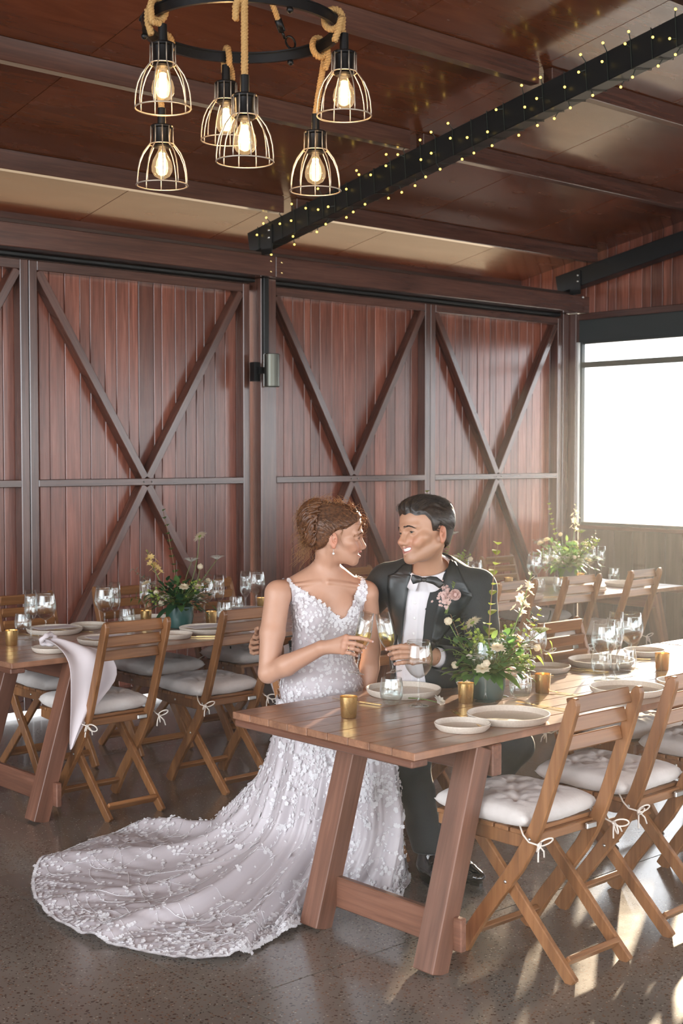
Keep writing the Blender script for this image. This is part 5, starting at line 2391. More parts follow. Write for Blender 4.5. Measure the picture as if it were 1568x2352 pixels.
# bodice
fc = bod_v[bod_q].mean(1)
fn = np.cross(bod_v[bod_q[:, 1]] - bod_v[bod_q[:, 0]], bod_v[bod_q[:, 2]] - bod_v[bod_q[:, 0]])
fn /= np.maximum(np.linalg.norm(fn, axis=1, keepdims=True), 1e-9)
fa, fz = (fc - ctr) @ e1, fc[:, 2]
fb = (fc - ctr) @ e2
edge = np.abs(fz - neck_z(fa)) < .028
wgt = np.where(fb > -.03, .35, .15) + edge * 1.3 + (fz > .93) * .5 + ((fz > .80) & (fz < .845)) * .9 + (fz < .72) * .25
wgt = wgt / wgt.sum()
for k in rs.choice(len(fc), 2100, p=wgt):
    if lr.random() < .66:
        blossom(fc[k] - b0, fn[k], lr.uniform(.0055, .0115))
    else:
        lleaf(fc[k] - b0, (lr.gauss(0, 1), lr.gauss(0, 1), lr.gauss(0, 1)), fn[k], lr.uniform(.008, .014))
o = lace.build('lace_flowers', 'lace', dress, False, fix=False)
o['kind'] = 'stuff'
o = vine.build('lace_stems', 'lace', dress, False, fix=False)
o['kind'] = 'stuff'

# ---- hair: swept back over the head into a loose curled updo
hr = random.Random(21)


def cranium(O, M, sc, grow_=.010, bun=None, w=.97):
    F = Field()

    def e(c, r, k):
        F.ell(O + M @ (V3(*c) * sc), (V3(*r) + grow_) * sc, M, k * sc)
    e((0, -.012, .035), (.074 * w, .092, .080), .02)
    e((0, .030, .040), (.062 * w, .062, .058), .03)
    e((0, -.020, -.030), (.052 * w, .062, .050), .03)
    if bun:
        for c, r in bun:
            e(c, tuple(k - grow_ for k in r), .012)
    return F


BUN = [((0, -.092, .050), (.058, .050, .066)), ((0, -.085, -.005), (.050, .040, .050)), ((0, -.060, .095), (.045, .050, .030))]
HF = cranium(HO, HM, HS, .010, BUN)


def hline(y):
    return np.interp(y, [-.12, -.085, -.055, -.030, -.008, .015, .035, .060, .085, .11], [-.075, -.075, -.060, -.035, .018, .028, .032, .050, .070, .08])


def hair_keep(p):
    l = ((p - HO) @ HM) / HS
    return l[:, 2] > hline(l[:, 1]) + .0015 * np.sin(l[:, 1] * 300)


v, q = grow(HF, [(HO - .17, HO + .17, .0034, hair_keep)])
v = smooth_edge(v, q, 8)
l = ((v - HO) @ HM) / HS
nrm = v - (HO + HM @ V3(0, -.02, .03))
nrm /= np.linalg.norm(nrm, axis=1, keepdims=True)
fl_ = np.arctan2(l[:, 2] - .045, l[:, 1] + .10)
gr = .0011 * np.sin(fl_ * 75 + 3 * np.sin(l[:, 1] * 40)) + .0007 * np.sin(fl_ * 190 + l[:, 1] * 60)
gr = gr * smoothstep(-.085, -.05, l[:, 1]) - .0075 * (1 - smoothstep(0, .016, l[:, 2] - hline(l[:, 1])))
v = v + nrm * gr[:, None]
link('hair', np_mesh('hair', sub_local(v), q), 'hair_auburn', bride, True)


def on_scalp(F, p, lift=.0015):
    """push a point to the hair surface"""
    p = np.array(p, float)
    c = HO + HM @ V3(0, -.02, .03)
    d = nv(p - c)
    lo_, hi_ = .03, .22
    for _ in range(18):
        mid = (lo_ + hi_) / 2
        if F.at((c + d * mid)[None])[0] < 0:
            lo_ = mid
        else:
            hi_ = mid
    return c + d * (hi_ + lift)


def hl(x, y, z):
    return HO + HM @ (V3(x, y, z) * HS)


st, wi = MB(), MB()
for k in range(420):                                   # combed strands from the hairline back to the bun
    s_ = hr.choice((1, 1, -1))
    y0 = hr.uniform(-.02, .094)
    x0 = s_ * min(.074, .078 * math.sqrt(max(0, 1 - (y0 / .1) ** 2)) * hr.uniform(.35, 1))
    z0 = hline(y0) + .012 + abs(hr.gauss(0, .020)) + (.03 if abs(x0) < .04 else 0)
    tx, ty, tz = s_ * hr.uniform(.02, .05), hr.uniform(-.10, -.075), .045 + (z0 - .05) * .6 + hr.uniform(-.02, .02)
    path = []
    for i in range(11):
        t = i / 10
        path.append(Vector(on_scalp(HF, hl(x0 + (tx - x0) * t, y0 + (ty - y0) * t, z0 + (tz - z0) * t + .016 * math.sin(PI * t)), .0002 + .0012 * (k % 3) * math.sin(PI * t)) - b0))
    (wi if k % 9 == 0 else st).tube(path, [(.0011 if k % 9 else .0006) * (1 - .6 * i / 10) for i in range(11)], 3, cap=False)
for k in range(80):                                    # curled locks of the bun
    c = V3(hr.uniform(-.052, .052), -.085 + hr.uniform(-.03, .012), hr.uniform(-.02, .115))
    r = hr.uniform(.012, .026)
    a0 = hr.uniform(0, 6.28)
    path = []
    for i in range(13):
        t = a0 + i * .48
        p = hl(c[0] + r * .6 * math.cos(t) * .8, c[1] + r * math.sin(t) * .7, c[2] + r * math.cos(t))
        path.append(Vector(on_scalp(HF, p, .001 + .006 * math.sin(PI * i / 12)) - b0))
    st.tube(path, [.0075 * math.sin(PI * (i + .7) / 13.4) for i in range(13)], 6)
for k in range(420):                                   # flyaway wisps lit by the sun
    an = hr.uniform(-.4, 3.5)
    y, z = -.055 + .095 * math.cos(an), .04 + .085 * math.sin(an)
    if hr.random() < .35:
        y, z = hr.uniform(-.14, -.09), hr.uniform(-.06, .10)
    p = on_scalp(HF, hl(hr.uniform(-.05, .05), y, z), 0)
    d = nv(p - hl(0, -.02, .03))
    t1 = nv(np.cross(d, V3(hr.gauss(0, 1), hr.gauss(0, 1), hr.gauss(0, 1))))
    L = hr.uniform(.012, .034)
    wi.tube([Vector(p - b0), Vector(p + d * L * .5 + t1 * L * .4 - b0), Vector(p + d * L * .7 + t1 * L - b0), Vector(p + d * L * .6 + t1 * L * 1.5 - b0)], [.0006, .0005, .0004, .0002], 3, cap=False)
for k in range(90):                                    # loose curling tendrils at the nape
    x, y, z = hr.uniform(-.05, .05), hr.uniform(-.125, -.07), hr.uniform(-.05, .07)
    L = hr.uniform(.05, .14)
    w_ = hr.uniform(.004, .012)
    ph = hr.uniform(0, 6.28)
    dr = hr.uniform(-.05, .012)
    path = [Vector(hl(x + w_ * math.sin(ph + i * .9), y + dr * i / 11 * 1.2 + w_ * math.cos(ph + i * .9), z - L * i / 11) - b0) for i in range(12)]
    wi.tube(path, [.0011 * (1 - .6 * i / 11) for i in range(12)], 3, cap=False)
for s_ in (-1, 1):
    for k in range(16):                                # face-framing wisps swept across the forehead and in front of the ear
        u = k / 15
        path = [Vector(hl(s_ * (.030 + .028 * t + .006 * u), .094 - .030 * t - .006 * u + .005 * math.sin(t * 3), .062 - .062 * t + .012 * u) - b0) for t in [i / 8 for i in range(9)]]
        if u < .5:
            wi.tube(path, [.0006 * (1 - .7 * i / 8) for i in range(9)], 3, cap=False)
        path = [Vector(hl(s_ * (.0745 + .003 * t), .014 + .006 * u + .010 * math.sin(t * 6 + u * 2) * t, .035 - .075 * t * (.5 + u * .5)) - b0) for t in [i / 9 for i in range(10)]]
        if k % 3 == 0:
            wi.tube(path, [.0006 * (1 - .7 * i / 9) for i in range(10)], 3, cap=False)
st.build('hair_strands', 'hair_auburn', bride, True, fix=False)['kind'] = 'stuff'
wi.build('hair_wisps', 'hair_wisp', bride, True, fix=False)['kind'] = 'stuff'
# pearl drop earring
lobe = HL(.074, -.008, -.048)
lobe2 = HL(-.074, -.008, -.048)
if (lobe - HO) @ _f > 0:
    lobe = lobe2
lb = Vector(lobe - b0)
m = MB()
m.tube([lb, lb + Vector((0, 0, -.010))], .0009, 5)
for k in range(4):
    m.ball(lb + Vector((0, 0, -.002 - k * .0028)), .0016, 6, 4)
er = m.build('earring', 'steel', bride, True)
m = MB()
m.ball(lb + Vector((0, 0, -.0165)), .0047, 12, 8)
m.build('pearl', 'pearl', er, True)

# ---------------------------------------------------------------- the groom
a = NT('suit_wool')
n1 = a.noise(a.coord('Object'), 420, 2)
a.col(a.ramp(n1, [(.35, (.008, .011, .012)), (.65, (.015, .020, .021))]))
a.set(Roughness=.75)
a.b.inputs['Sheen Weight'].default_value = .1
a.b.inputs['Sheen Roughness'].default_value = .4
plain('lapel_satin', (.013, .018, .019), .42)
plain('bow_satin', (.008, .009, .010), .38)
plain('patent_leather', (.006, .006, .007), .07, Coat_Weight=1.0, Coat_Roughness=.03)
translucent('shirt_cotton', (.80, .77, .79), .12, .8)
plain('button', (.80, .78, .76), .25)

groom = empty('person', (3.90, 3.90, 0), label='seated man in a black suit and bow tie, arm around the woman, holding a flute', cat='person')
g0 = np.array(groom.location)
GRS, GLS = WN(888, 1338, 5.20), WN(1098, 1352, 5.07)
g1 = nv(GLS - GRS)
g2 = nv(np.cross(V3(0, 0, 1), g1))
if g2 @ _f > 0:
    g2 = -g2
GM = np.stack([g1, g2, np.cross(g1, g2)], 1)
gc = WN(985, 1400, 5.17)


def GT(a, b, z):
    p = gc + g1 * a + g2 * b
    return V3(p[0], p[1], z)


GO = Field()                                    # torso
GO.ell(GT(.0, -.01, 1.00), (.150, .105, .20), GM, .03)
GO.ell(GT(.005, -.025, 1.10), (.165, .075, .075), GM, .05)
GO.ell(GT(-.06, .045, 1.03), (.075, .055, .07), GM, .04)
GO.ell(GT(.06, .045, 1.03), (.075, .055, .07), GM, .04)
GO.ell(GT(-.004, -.005, .80), (.142, .098, .17), GM, .05)
GO.ell(GT(-.004, -.02, .63), (.160, .110, .12), GM, .05)
gnb, ghb = WN(985, 1322, 5.12), WN(983, 1262, 5.04)
SL = Field()                                    # arms
GRE, GRW = WN(752, 1478, 5.42), WN(640, 1492, 5.30)
GLE, GLW = WN(1106, 1532, 5.06), WN(992, 1507, 4.82)
for P in (GRS, GLS):
    SL.cap(gnb + V3(0, 0, -.012), P + V3(0, 0, .014), .048, .042, .05)
    SL.ball(P, .056, .03)
SL.chain([GRS, (GRS + GRE) / 2, GRE], [.055, .051, .043], .012)
SL.chain([GRE, GRE * .6 + GRW * .4, GRW], [.043, .043, .031], .012)
SL.chain([GLS, (GLS + GLE) / 2 + g1 * .006, GLE], [.055, .053, .044], .012)
SL.chain([GLE, GLE * .6 + GLW * .4, GLW], [.044, .043, .031], .012)
LG = Field()                                    # legs
HIP_R, HIP_L = GT(-.085, .01, .62), GT(.085, .01, .62)
KN_R, KN_L = WN(945, 1745, 4.90), V3(3.90, 3.31, .475)
AN_R, AN_L = V3(3.565, 3.45, .085), V3(3.70, 3.515, .085)
for hp, kn_, an_ in ((HIP_R, KN_R, AN_R), (HIP_L, KN_L, AN_L)):
    LG.chain([hp, hp * .5 + kn_ * .5, kn_], [.088, .074, .058], .02)
    LG.chain([kn_, kn_ * .65 + an_ * .35 + V3(.01, .015, 0), an_ + V3(0, 0, .03)], [.057, .054, .036], .02)

GB = Field()
GB.p = list(GO.p) + list(SL.p) + list(LG.p)
GB.cap(gnb + V3(0, 0, -.03), ghb, .056, .050, .03)
GHO, GHM = WN(979, 1221, 4.98), frame(-_f * .53 - _r * .848 + V3(0, 0, -.03), roll=-.13)
GS = 1.07
GL = head_field(GB, GHO, GHM, GS, True, 1.15)
GB.cap(ghb, GL(0, -.020, -.035), .050, .050, .012)
GB.cap(gnb + g2 * .035 - g1 * .01, GL(-.060, -.02, -.03), .009, .014, .014)
# left hand on the stem (image centre); fingers stacked
DG = 4.735
gk = [WN(948, 1486, DG - .045), WN(947, 1497, DG - .050), WN(947, 1508, DG - .047), WN(948, 1520, DG - .038)]
gf = [([gk[0], WN(921, 1484.5, DG - .050), WN(903, 1487.5, DG - .040), WN(888, 1491, DG - .026)], 1.0),
      ([gk[1], WN(920, 1497, DG - .056), WN(904, 1500, DG - .044), WN(894, 1503.5, DG - .022)], 1.04),
      ([gk[2], WN(921, 1509, DG - .054), WN(908, 1511, DG - .042), WN(900, 1513, DG - .020)], 1.0),
      ([gk[3], WN(925, 1521.5, DG - .044), WN(914, 1523.5, DG - .034), WN(907, 1525, DG - .016)], .88)]
gth = [GLW * .5 + WN(950, 1484, DG + .02) * .5, WN(935, 1484, DG + .028), WN(915, 1487, DG + .028), WN(898, 1492, DG + .018)]
hand_field(GB, GLW, gk, gf, gth, .030, .0092)
# right hand round her far elbow
rk = [WN(588, 1462, 5.16), WN(582, 1473, 5.15), WN(579, 1485, 5.14), WN(581, 1497, 5.14)]
rf_ = [([p, p + nv(WN(574, 1480, 5.0) - WN(590, 1480, 5.16)) * .032 + V3(0, 0, -.002), p + nv(WN(590, 1480, 4.95) - WN(582, 1480, 5.12)) * .056 + V3(0, 0, -.006), WN(597, 1462 + i * 12, 5.045)], .98 - .04 * i) for i, p in enumerate(rk)]
rth = [GRW * .5 + WN(600, 1455, 5.2) * .5, WN(592, 1452, 5.15), WN(590, 1446, 5.10), WN(593, 1443, 5.07)]
hand_field(GB, GRW, rk, rf_, rth, .030, .0092)

ghlo = GL(0, 0, 0)[2] - .135
lw_dir = nv(gk[1] - GLW)
lcut = GLW - lw_dir * .01
rw2 = nv(rk[1] - GRW)
rcut2 = GRW - rw2 * .01


def in_ghead(p):
    return p[:, 2] > ghlo - .0015


def in_glh(p):
    return ((p - lcut) @ lw_dir > 0) & (np.linalg.norm(p - gk[1], axis=1) < .15)


def in_grh(p):
    return ((p - rcut2) @ rw2 > 0) & (np.linalg.norm(p - rk[1], axis=1) < .14)


allp = np.array([GRS, GLS, GRE, GRW, GLE, GLW, KN_R, KN_L, AN_R, AN_L, HIP_R, HIP_L])
blo, bhi = allp.min(0) - .13, allp.max(0) + .13
blo[2], bhi[2] = .03, ghlo + .03
v, q = grow(GB, [(blo, bhi, .0085, lambda p: (p[:, 2] < ghlo + .008) & ~(((p - lcut) @ lw_dir > .008) & in_glh(p)) & ~(((p - rcut2) @ rw2 > .008) & in_grh(p))),
                 (np.array([GHO[0] - .16, GHO[1] - .16, ghlo - .02]), GHO + .17, .0024, in_ghead),
                 (np.minimum(gk[1], GLW) - .11, np.maximum(gk[1], GLW) + .11, .0023, in_glh),
                 (np.minimum(rk[1], GRW) - .10, np.maximum(rk[1], GRW) + .11, .0026, in_grh)])
tone = face_tone(v, GHO, GHM, GS, True, 1.15)
tips = np.array([c_[-1] for c_, _ in gf + rf_] + gk)
dt = np.min(np.linalg.norm(v[:, None] - tips[None], axis=2), axis=1)
tone[:, 1] = np.maximum(tone[:, 1], .6 * np.exp(-(dt / .014) ** 2))
link('body', np_mesh('body', v - g0, q, tone, grad_normals(GB, v)), 'skin_tan', groom, True)
face_build(groom, g0, GHO, GHM, GS, True, 'brow_dark', 1.15)
for c_, s_ in gf:
    tipd = nv(c_[-1] - c_[-2])
    m = MB()
    m.ball(Vector(c_[-1] + tipd * .003 - _f * .0062 - g0), .0046, 8, 5)
    m.build('finger_nail', 'petal_blush', groom, True)

# ---- shirt
SHF = Field()
SHF.p = list(GO.p)
SHF.cap(gnb + V3(0, 0, -.04), ghb, .056, .050, .03)


def open_l(z):
    return np.interp(z, [.70, .85, .93, 1.02, 1.10, 1.15, 1.19], [-.110, -.108, -.098, -.084, -.068, -.062, -.060])


def open_r(z):
    return np.interp(z, [.70, .80, .88, .95, 1.04, 1.11, 1.17, 1.21], [.030, .012, .010, .014, .030, .050, .072, .080])


def shirt_keep(p):
    d = p - gc
    a_, b_, z = d @ g1, d @ g2, p[:, 2]
    return (b_ > .0) & (a_ > open_l(z) - .03) & (a_ < open_r(z) + .03) & (z < 1.128) & (z > .66)


lo, hi = gc - V3(.26, .26, 0), gc + V3(.26, .26, 0)
lo[2], hi[2] = .60, 1.22
v, q = grow(SHF, [(lo, hi, .005, shirt_keep)], lambda F, G: F - .006)
v = smooth_edge(v, q, 14)
d = v - gc
pl = d @ g1 - np.interp(v[:, 2], [.7, 1.15], [-.045, -.012])
v = v + g2[None] * (.0016 * np.sin(pl * 150) * smoothstep(.1, .02, np.abs(pl)) + .0030 * np.sin(v[:, 2] * 40 + pl * 60) * smoothstep(.015, .05, np.abs(pl)) + .002 * (np.abs(pl) < .017))[:, None]
shirt = empty('shirt')
shirt.parent = groom
link('shirt_front', np_mesh('shirt_front', v - g0, q), 'shirt_cotton', shirt, True)


def surf(field, p0, dirv, off, lo_=-.05, hi_=.30):
    """outermost point of a cloth surface seen from the front along dirv"""
    a_, b_ = hi_, lo_
    ts = np.linspace(hi_, lo_, 90)
    P = p0[None] + dirv[None] * ts[:, None]
    F = field.at(P) - off
    k = np.argmax(F < 0)
    if F[k] >= 0:
        return None
    if k == 0:
        return P[0]
    t = F[k - 1] / (F[k - 1] - F[k])
    return P[k - 1] + (P[k] - P[k - 1]) * t


for z in (1.085, 1.025, .965, .905, .845):
    pa = np.interp(z, [.7, 1.15], [-.045, -.012])
    p = surf(SHF, GT(pa, 0, z), g2, .0095)
    if p is not None:
        m = MB()
        m.lathe([(.0001, .0012), (.0045, .0012), (.0055, .0004), (.0055, -.001)], 14, Vector(p - g0), Matrix([list(r_) for r_ in GM]) @ Matrix.Rotation(-PI / 2, 3, 'X'))
        m.build('button', 'button', shirt, True)
# collar: a folded band round the neck, open at the front with two points
m = MB()
vs = []
NC = 40
cc = gnb + V3(0, 0, .012) - g2 * .004


def ring_r(c0, out, z):
    """distance at which a horizontal ray leaves the neck"""
    r_ = np.linspace(.02, .14, 70)
    P = np.array([c0[0], c0[1], z])[None] + out[None] * r_[:, None]
    return r_[int(np.argmax(GB.at(P) > .0035))]


for i in range(NC + 1):
    t = -PI * .975 + 2 * PI * .975 * i / NC          # 0 = back
    fr = (1 - math.cos(t)) / 2                       # 1 = front
    out = nv(g1 * math.sin(t) - g2 * math.cos(t))
    sgn = np.sign(math.sin(t))
    tip_ = smoothstep(.80, 1.0, fr)
    zt = cc[2] + .086 - .092 * fr
    fall = .044 + .016 * tip_
    row = []
    for dz, lift in ((-.014, .0), (0, .0015), (-.003, .006), (-fall * .5, .0085), (-fall, .0105 + .004 * tip_)):
        z_ = zt + dz
        rr_ = ring_r(cc, out, max(z_, cc[2] - .03)) + lift
        row.append(np.array([cc[0], cc[1], z_]) + out * rr_ + g1 * (sgn * .014 * tip_ * (-dz / .05 if dz < -.01 else 0)))
    vs.append(row)
fv = [Vector(p - g0) for r_ in vs for p in r_]
m.add(fv, [(i * 5 + k, i * 5 + k + 1, i * 5 + 6 + k, i * 5 + 5 + k) for i in range(NC) for k in range(4)])
co = m.build('collar', 'shirt_cotton', shirt, True)
co.modifiers.new('t', 'SOLIDIFY').thickness = .002
# cuff of the hand holding the glass
m = MB()
cd_ = nv(GLW - GLE)
m.tube([Vector(GLW - cd_ * .05 - g0), Vector(GLW - cd_ * .006 - g0)], [.037, .0355], 20, cap=False)
m.build('cuff', 'shirt_cotton', shirt, True)
m = MB()
cd2 = nv(GRW - GRE)
m.tube([Vector(GRW - cd2 * .05 - g0), Vector(GRW - cd2 * .004 - g0)], [.037, .0355], 20, cap=False)
m.build('cuff', 'shirt_cotton', shirt, True)

# ---- bow tie
bt = empty('bow_tie')
bt.parent = groom
for s_, poly in ((-1, [(972, 1327), (962, 1323), (946, 1319), (943, 1331), (948, 1342), (962, 1338), (972, 1336)]), (1, [(974, 1327), (988, 1323), (1003, 1325), (1016, 1335), (1021, 1341), (1009, 1352), (994, 1342), (974, 1336)])):
    m = MB()
    n = len(poly)
    vs = []
    for dd in (.0, .012):
        for k, (x, y) in enumerate(poly):
            vs.append(Vector(WN(x, y, 4.915 + dd + .00018 * abs(x - 973) * (1 if s_ > 0 else .8)) - g0))
    cF = sum((vs[k] for k in range(n)), Vector()) / n + Vector(g2) * .006
    vs.append(cF)
    m.add(vs, [(k, (k + 1) % n, 2 * n) for k in range(n)] + [tuple(range(2 * n - 1, n - 1, -1))] + [(k, n + k, n + (k + 1) % n, (k + 1) % n) for k in range(n)])
    wo = m.build('wing', 'bow_satin', bt, True)
    ca = wo.data.attributes.new('crease_edge', 'FLOAT', 'EDGE')
    ca.data.foreach_set('value', [.62] * len(wo.data.edges))
    sb = wo.modifiers.new('soft', 'SUBSURF')
    sb.levels = sb.render_levels = 2
m = MB()
m.ball(Vector(WN(973, 1331.5, 4.915) - g0), .0105, 12, 8, (1, 1, .85))
m.build('knot', 'bow_satin', bt, True)

# ---- jacket
JK = Field()
JK.p = list(GO.p) + list(SL.p)


def jacket_keep(p):
    d = p - gc
    a_, b_, z = d @ g1, d @ g2, p[:, 2]
    opening = (b_ > .0) & (a_ > open_l(z)) & (a_ < open_r(z)) & (z > .70)
    neck = (np.linalg.norm((p - gnb)[:, :2], axis=1) < .089) & (z > gnb[2] - .045)
    hand1 = (p - (GLW - cd_ * .028)) @ cd_ > 0
    hand1 &= np.linalg.norm(p - GLW, axis=1) < .12
    hand2 = ((p - (GRW - cd2 * .028)) @ cd2 > 0) & (np.linalg.norm(p - GRW, axis=1) < .12)
    return ~opening & ~neck & ~hand1 & ~hand2 & (z > .56)


ap = np.array([GRS, GLS, GRE, GRW, GLE, GLW, GT(0, 0, .6)])
lo, hi = ap.min(0) - .13, ap.max(0) + .13
lo[2], hi[2] = .52, 1.25
v, q = grow(JK, [(lo, hi, .0058, jacket_keep)], lambda F, G: F - .0135)
v = smooth_edge(v, q, 14)
wn = np.array([mnoise.noise(Vector(p * 9)) for p in v])
dl = np.minimum(np.linalg.norm(v - GLE, axis=1), np.linalg.norm(v - GRE, axis=1))
cr = np.sin(v[:, 2] * 110 + (v @ g1) * 60) * np.exp(-(dl / .075) ** 2) * .004
c_ = v - gc
nn = np.stack([c_ @ g1, c_ @ g2], 1)
nn /= np.maximum(np.linalg.norm(nn, axis=1, keepdims=True), 1e-6)
v = v + (g1[None] * nn[:, :1] + g2[None] * nn[:, 1:]) * (wn * .0035 + cr)[:, None]
jacket = empty('jacket')
jacket.parent = groom
jo = link('jacket_shell', np_mesh('jacket_shell', v - g0, q), 'suit_wool', jacket, True)
jo.modifiers.new('t', 'SOLIDIFY').thickness = .003


def on_jacket(x, y, lift=.003):
    p = WN(x, y, 5.0)
    d = -_f + _r * 0
    ts = np.linspace(.45, -.35, 200)
    ry = nv(p - np.array([0, 0, CAM_H]))
    P = p[None] - ry[None] * ts[:, None]
    F = JK.at(P) - .0135 - lift
    k = int(np.argmax(F < 0))
    return P[k]


def patch(name, mat, cols, lift=.0055, par=None):
    """cols: list of (left px, right px) rows laid on the jacket front"""
    m = MB()
    vs = []
    nc = 7
    for (a_, b_) in cols:
        for i in range(nc):
            t = i / (nc - 1)
            p = on_jacket(a_[0] + (b_[0] - a_[0]) * t, a_[1] + (b_[1] - a_[1]) * t, lift)
            vs.append(Vector(p - g0))
    m.add(vs, [(j * nc + i, j * nc + i + 1, (j + 1) * nc + i + 1, (j + 1) * nc + i) for j in range(len(cols) - 1) for i in range(nc - 1)])
    o = m.build(name, mat, par or jacket, True)
    o.modifiers.new('t', 'SOLIDIFY').thickness = .0022
    return o


def dens(rows, k=6):
    out = []
    for (a_, b_), (c2_, d2_) in zip(rows[:-1], rows[1:]):
        for i in range(k):
            t = i / k
            out.append(((a_[0] + (c2_[0] - a_[0]) * t, a_[1] + (c2_[1] - a_[1]) * t), (b_[0] + (d2_[0] - b_[0]) * t, b_[1] + (d2_[1] - b_[1]) * t)))
    return out + [rows[-1]]


patch('lapel', 'lapel_satin', dens([((925, 1296), (946, 1294)), ((905, 1316), (944, 1318)), ((890, 1322), (942, 1330)), ((888, 1352), (937, 1354)), ((897, 1412), (928, 1413)), ((912, 1460), (921, 1470)), ((917, 1490), (919, 1492))]))
patch('lapel', 'lapel_satin', dens([((1033, 1284), (1046, 1290)), ((1024, 1320), (1066, 1335)), ((1016, 1347), (1082, 1362)), ((1012, 1362), (1084, 1372)), ((1003, 1394), (1062, 1404)), ((996, 1430), (1036, 1440)), ((991, 1470), (1005, 1478)), ((989, 1496), (991, 1498))]))
patch('breast_pocket', 'lapel_satin', [((1048, 1417), (1078, 1409)), ((1049, 1426), (1079, 1418))], .002)

# ---- trousers and shoes
TR = Field()
TR.p = list(LG.p) + [GO.p[-1]]


def tr_keep(p):
    return (p[:, 2] > .105) & (p[:, 2] < .70)


ap = np.array([HIP_R, HIP_L, KN_R, KN_L, AN_R, AN_L])
lo, hi = ap.min(0) - .16, ap.max(0) + .16
lo[2], hi[2] = .06, .74
v, q = grow(TR, [(lo, hi, .0068, tr_keep)], lambda F, G: F - .011 - .012 * smoothstep(.40, .12, G[..., 2]))
v = smooth_edge(v, q, 14)
wn = np.array([mnoise.noise(Vector(p * 14)) for p in v])
v = v + np.stack([wn, wn * .4, 0 * wn], 1) * .008
to = link('trousers', np_mesh('trousers', v - g0, q), 'suit_wool', groom, True)
to.modifiers.new('t', 'SOLIDIFY').thickness = .003
for (hx, hy), (tx_, ty_) in (((3.575, 3.500), (3.492, 3.225)), ((3.705, 3.545), (3.640, 3.250))):
    hd_, tp = V3(hx, hy, 0), V3(tx_, ty_, 0)
    dr = nv(tp - hd_)
    sd = V3(-dr[1], dr[0], 0)
    L_ = np.linalg.norm(tp - hd_)
    F = Field()
    M3 = np.stack([sd, dr, V3(0, 0, 1)], 1)
    F.ell(hd_ + dr * .055 + V3(0, 0, .048), (.036, .055, .045), M3, .02)
    F.ell(hd_ + dr * (L_ * .55) + V3(0, 0, .040), (.040, .090, .034), M3, .03)
    F.ell(hd_ + dr * (L_ * .78) + V3(0, 0, .030), (.042, .072, .026), M3, .02)
    F.cap(hd_ + dr * .07 + V3(0, 0, .06), hd_ + dr * .06 + V3(0, 0, .115), .036, .040, .03)
    v, q = grow(F, [(np.minimum(hd_, tp) - .08, np.maximum(hd_, tp) + V3(.08, .08, .17), .0042, lambda p: (p[:, 2] > .006) & (p[:, 2] < .135))])
    v = v + np.array([[0, 0, .0016 * math.sin((p - hd_) @ dr * 190) * (1 if .10 < (p - hd_) @ dr < .24 and p[2] > .03 else 0)] for p in v])
    sh = link('shoe', np_mesh('shoe', v - g0, q), 'patent_leather', groom, True)
    m = MB()
    N = 28
    vs = []
    for zz in (.0, .012):
        for k in range(N):
            t = 2 * PI * k / N
            f = .5 + .5 * math.cos(t)
            wd_ = (.030 + .014 * math.sin(PI * min(1, f * 1.15)) + .003) * 1.02
            vs.append(Vector(hd_ + dr * (-.004 + (L_ + .008) * (1 - f)) + sd * (math.sin(t) * wd_) + V3(0, 0, zz) - g0))
    m.add(vs, [tuple(range(N - 1, -1, -1)), tuple(range(N, 2 * N))] + [(k, (k + 1) % N, N + (k + 1) % N, N + k) for k in range(N)])
    m.build('sole', 'patent_leather', sh)
    m = MB()
    for k in range(4):
        c_ = hd_ + dr * (.095 + .018 * k) + V3(0, 0, .083 - .006 * k)
        m.tube([Vector(c_ - sd * .018 - g0), Vector(c_ + V3(0, 0, .004) - g0), Vector(c_ + sd * .018 - g0)], .0017, 5)
    m.build('laces', 'bow_satin', sh, True)

# ---- hair: short at the sides, swept up and back on top
GF = cranium(GHO, GHM, GS, .008, [((0, .012, .088), (.062, .078, .036)), ((0, .052, .080), (.050, .040, .030)), ((0, -.045, .055), (.066, .064, .060))], 1.04)


def ghline(x, y):
    b_ = np.interp(y, [-.13, -.098, -.070, -.040, -.018, -.004, .010, .024, .034, .052, .072, .09, .12], [-.055, -.066, -.066, -.050, -.012, .020, -.012, -.016, .030, .052, .058, .064, .07])
    return b_ + .004 * np.sin(x * 150)


def ghair_keep(p):
    l_ = ((p - GHO) @ GHM) / GS
    return l_[:, 2] > ghline(l_[:, 0], l_[:, 1])


v, q = grow(GF, [(GHO - .18, GHO + .18, .0034, ghair_keep)])
v = smooth_edge(v, q, 8)
l = ((v - GHO) @ GHM) / GS
nrm = v - (GHO + GHM @ V3(0, -.01, .02))
nrm /= np.linalg.norm(nrm, axis=1, keepdims=True)
tp_ = smoothstep(.05, .10, l[:, 2])
v = v + nrm * (tp_ * (.0028 * np.sin(l[:, 0] * 260 + l[:, 1] * 70) + .0015 * np.sin(l[:, 0] * 620 - l[:, 1] * 90)) - .004 * smoothstep(.03, -.03, l[:, 2]) - .0065 * (1 - smoothstep(0, .016, l[:, 2] - ghline(l[:, 0], l[:, 1]))))[:, None]
link('hair', np_mesh('hair', v - g0, q), 'hair_dark', groom, True)
st = MB()
rim = MB()


def g_scalp(p, lift):
    p = np.array(p, float)
    c = GHO + GHM @ V3(0, -.01, .02)
    d = nv(p - c)
    lo_, hi_ = .03, .24
    for _ in range(16):
        mid = (lo_ + hi_) / 2
        if GF.at((c + d * mid)[None])[0] < 0:
            lo_ = mid
        else:
            hi_ = mid
    return c + d * (hi_ + lift)


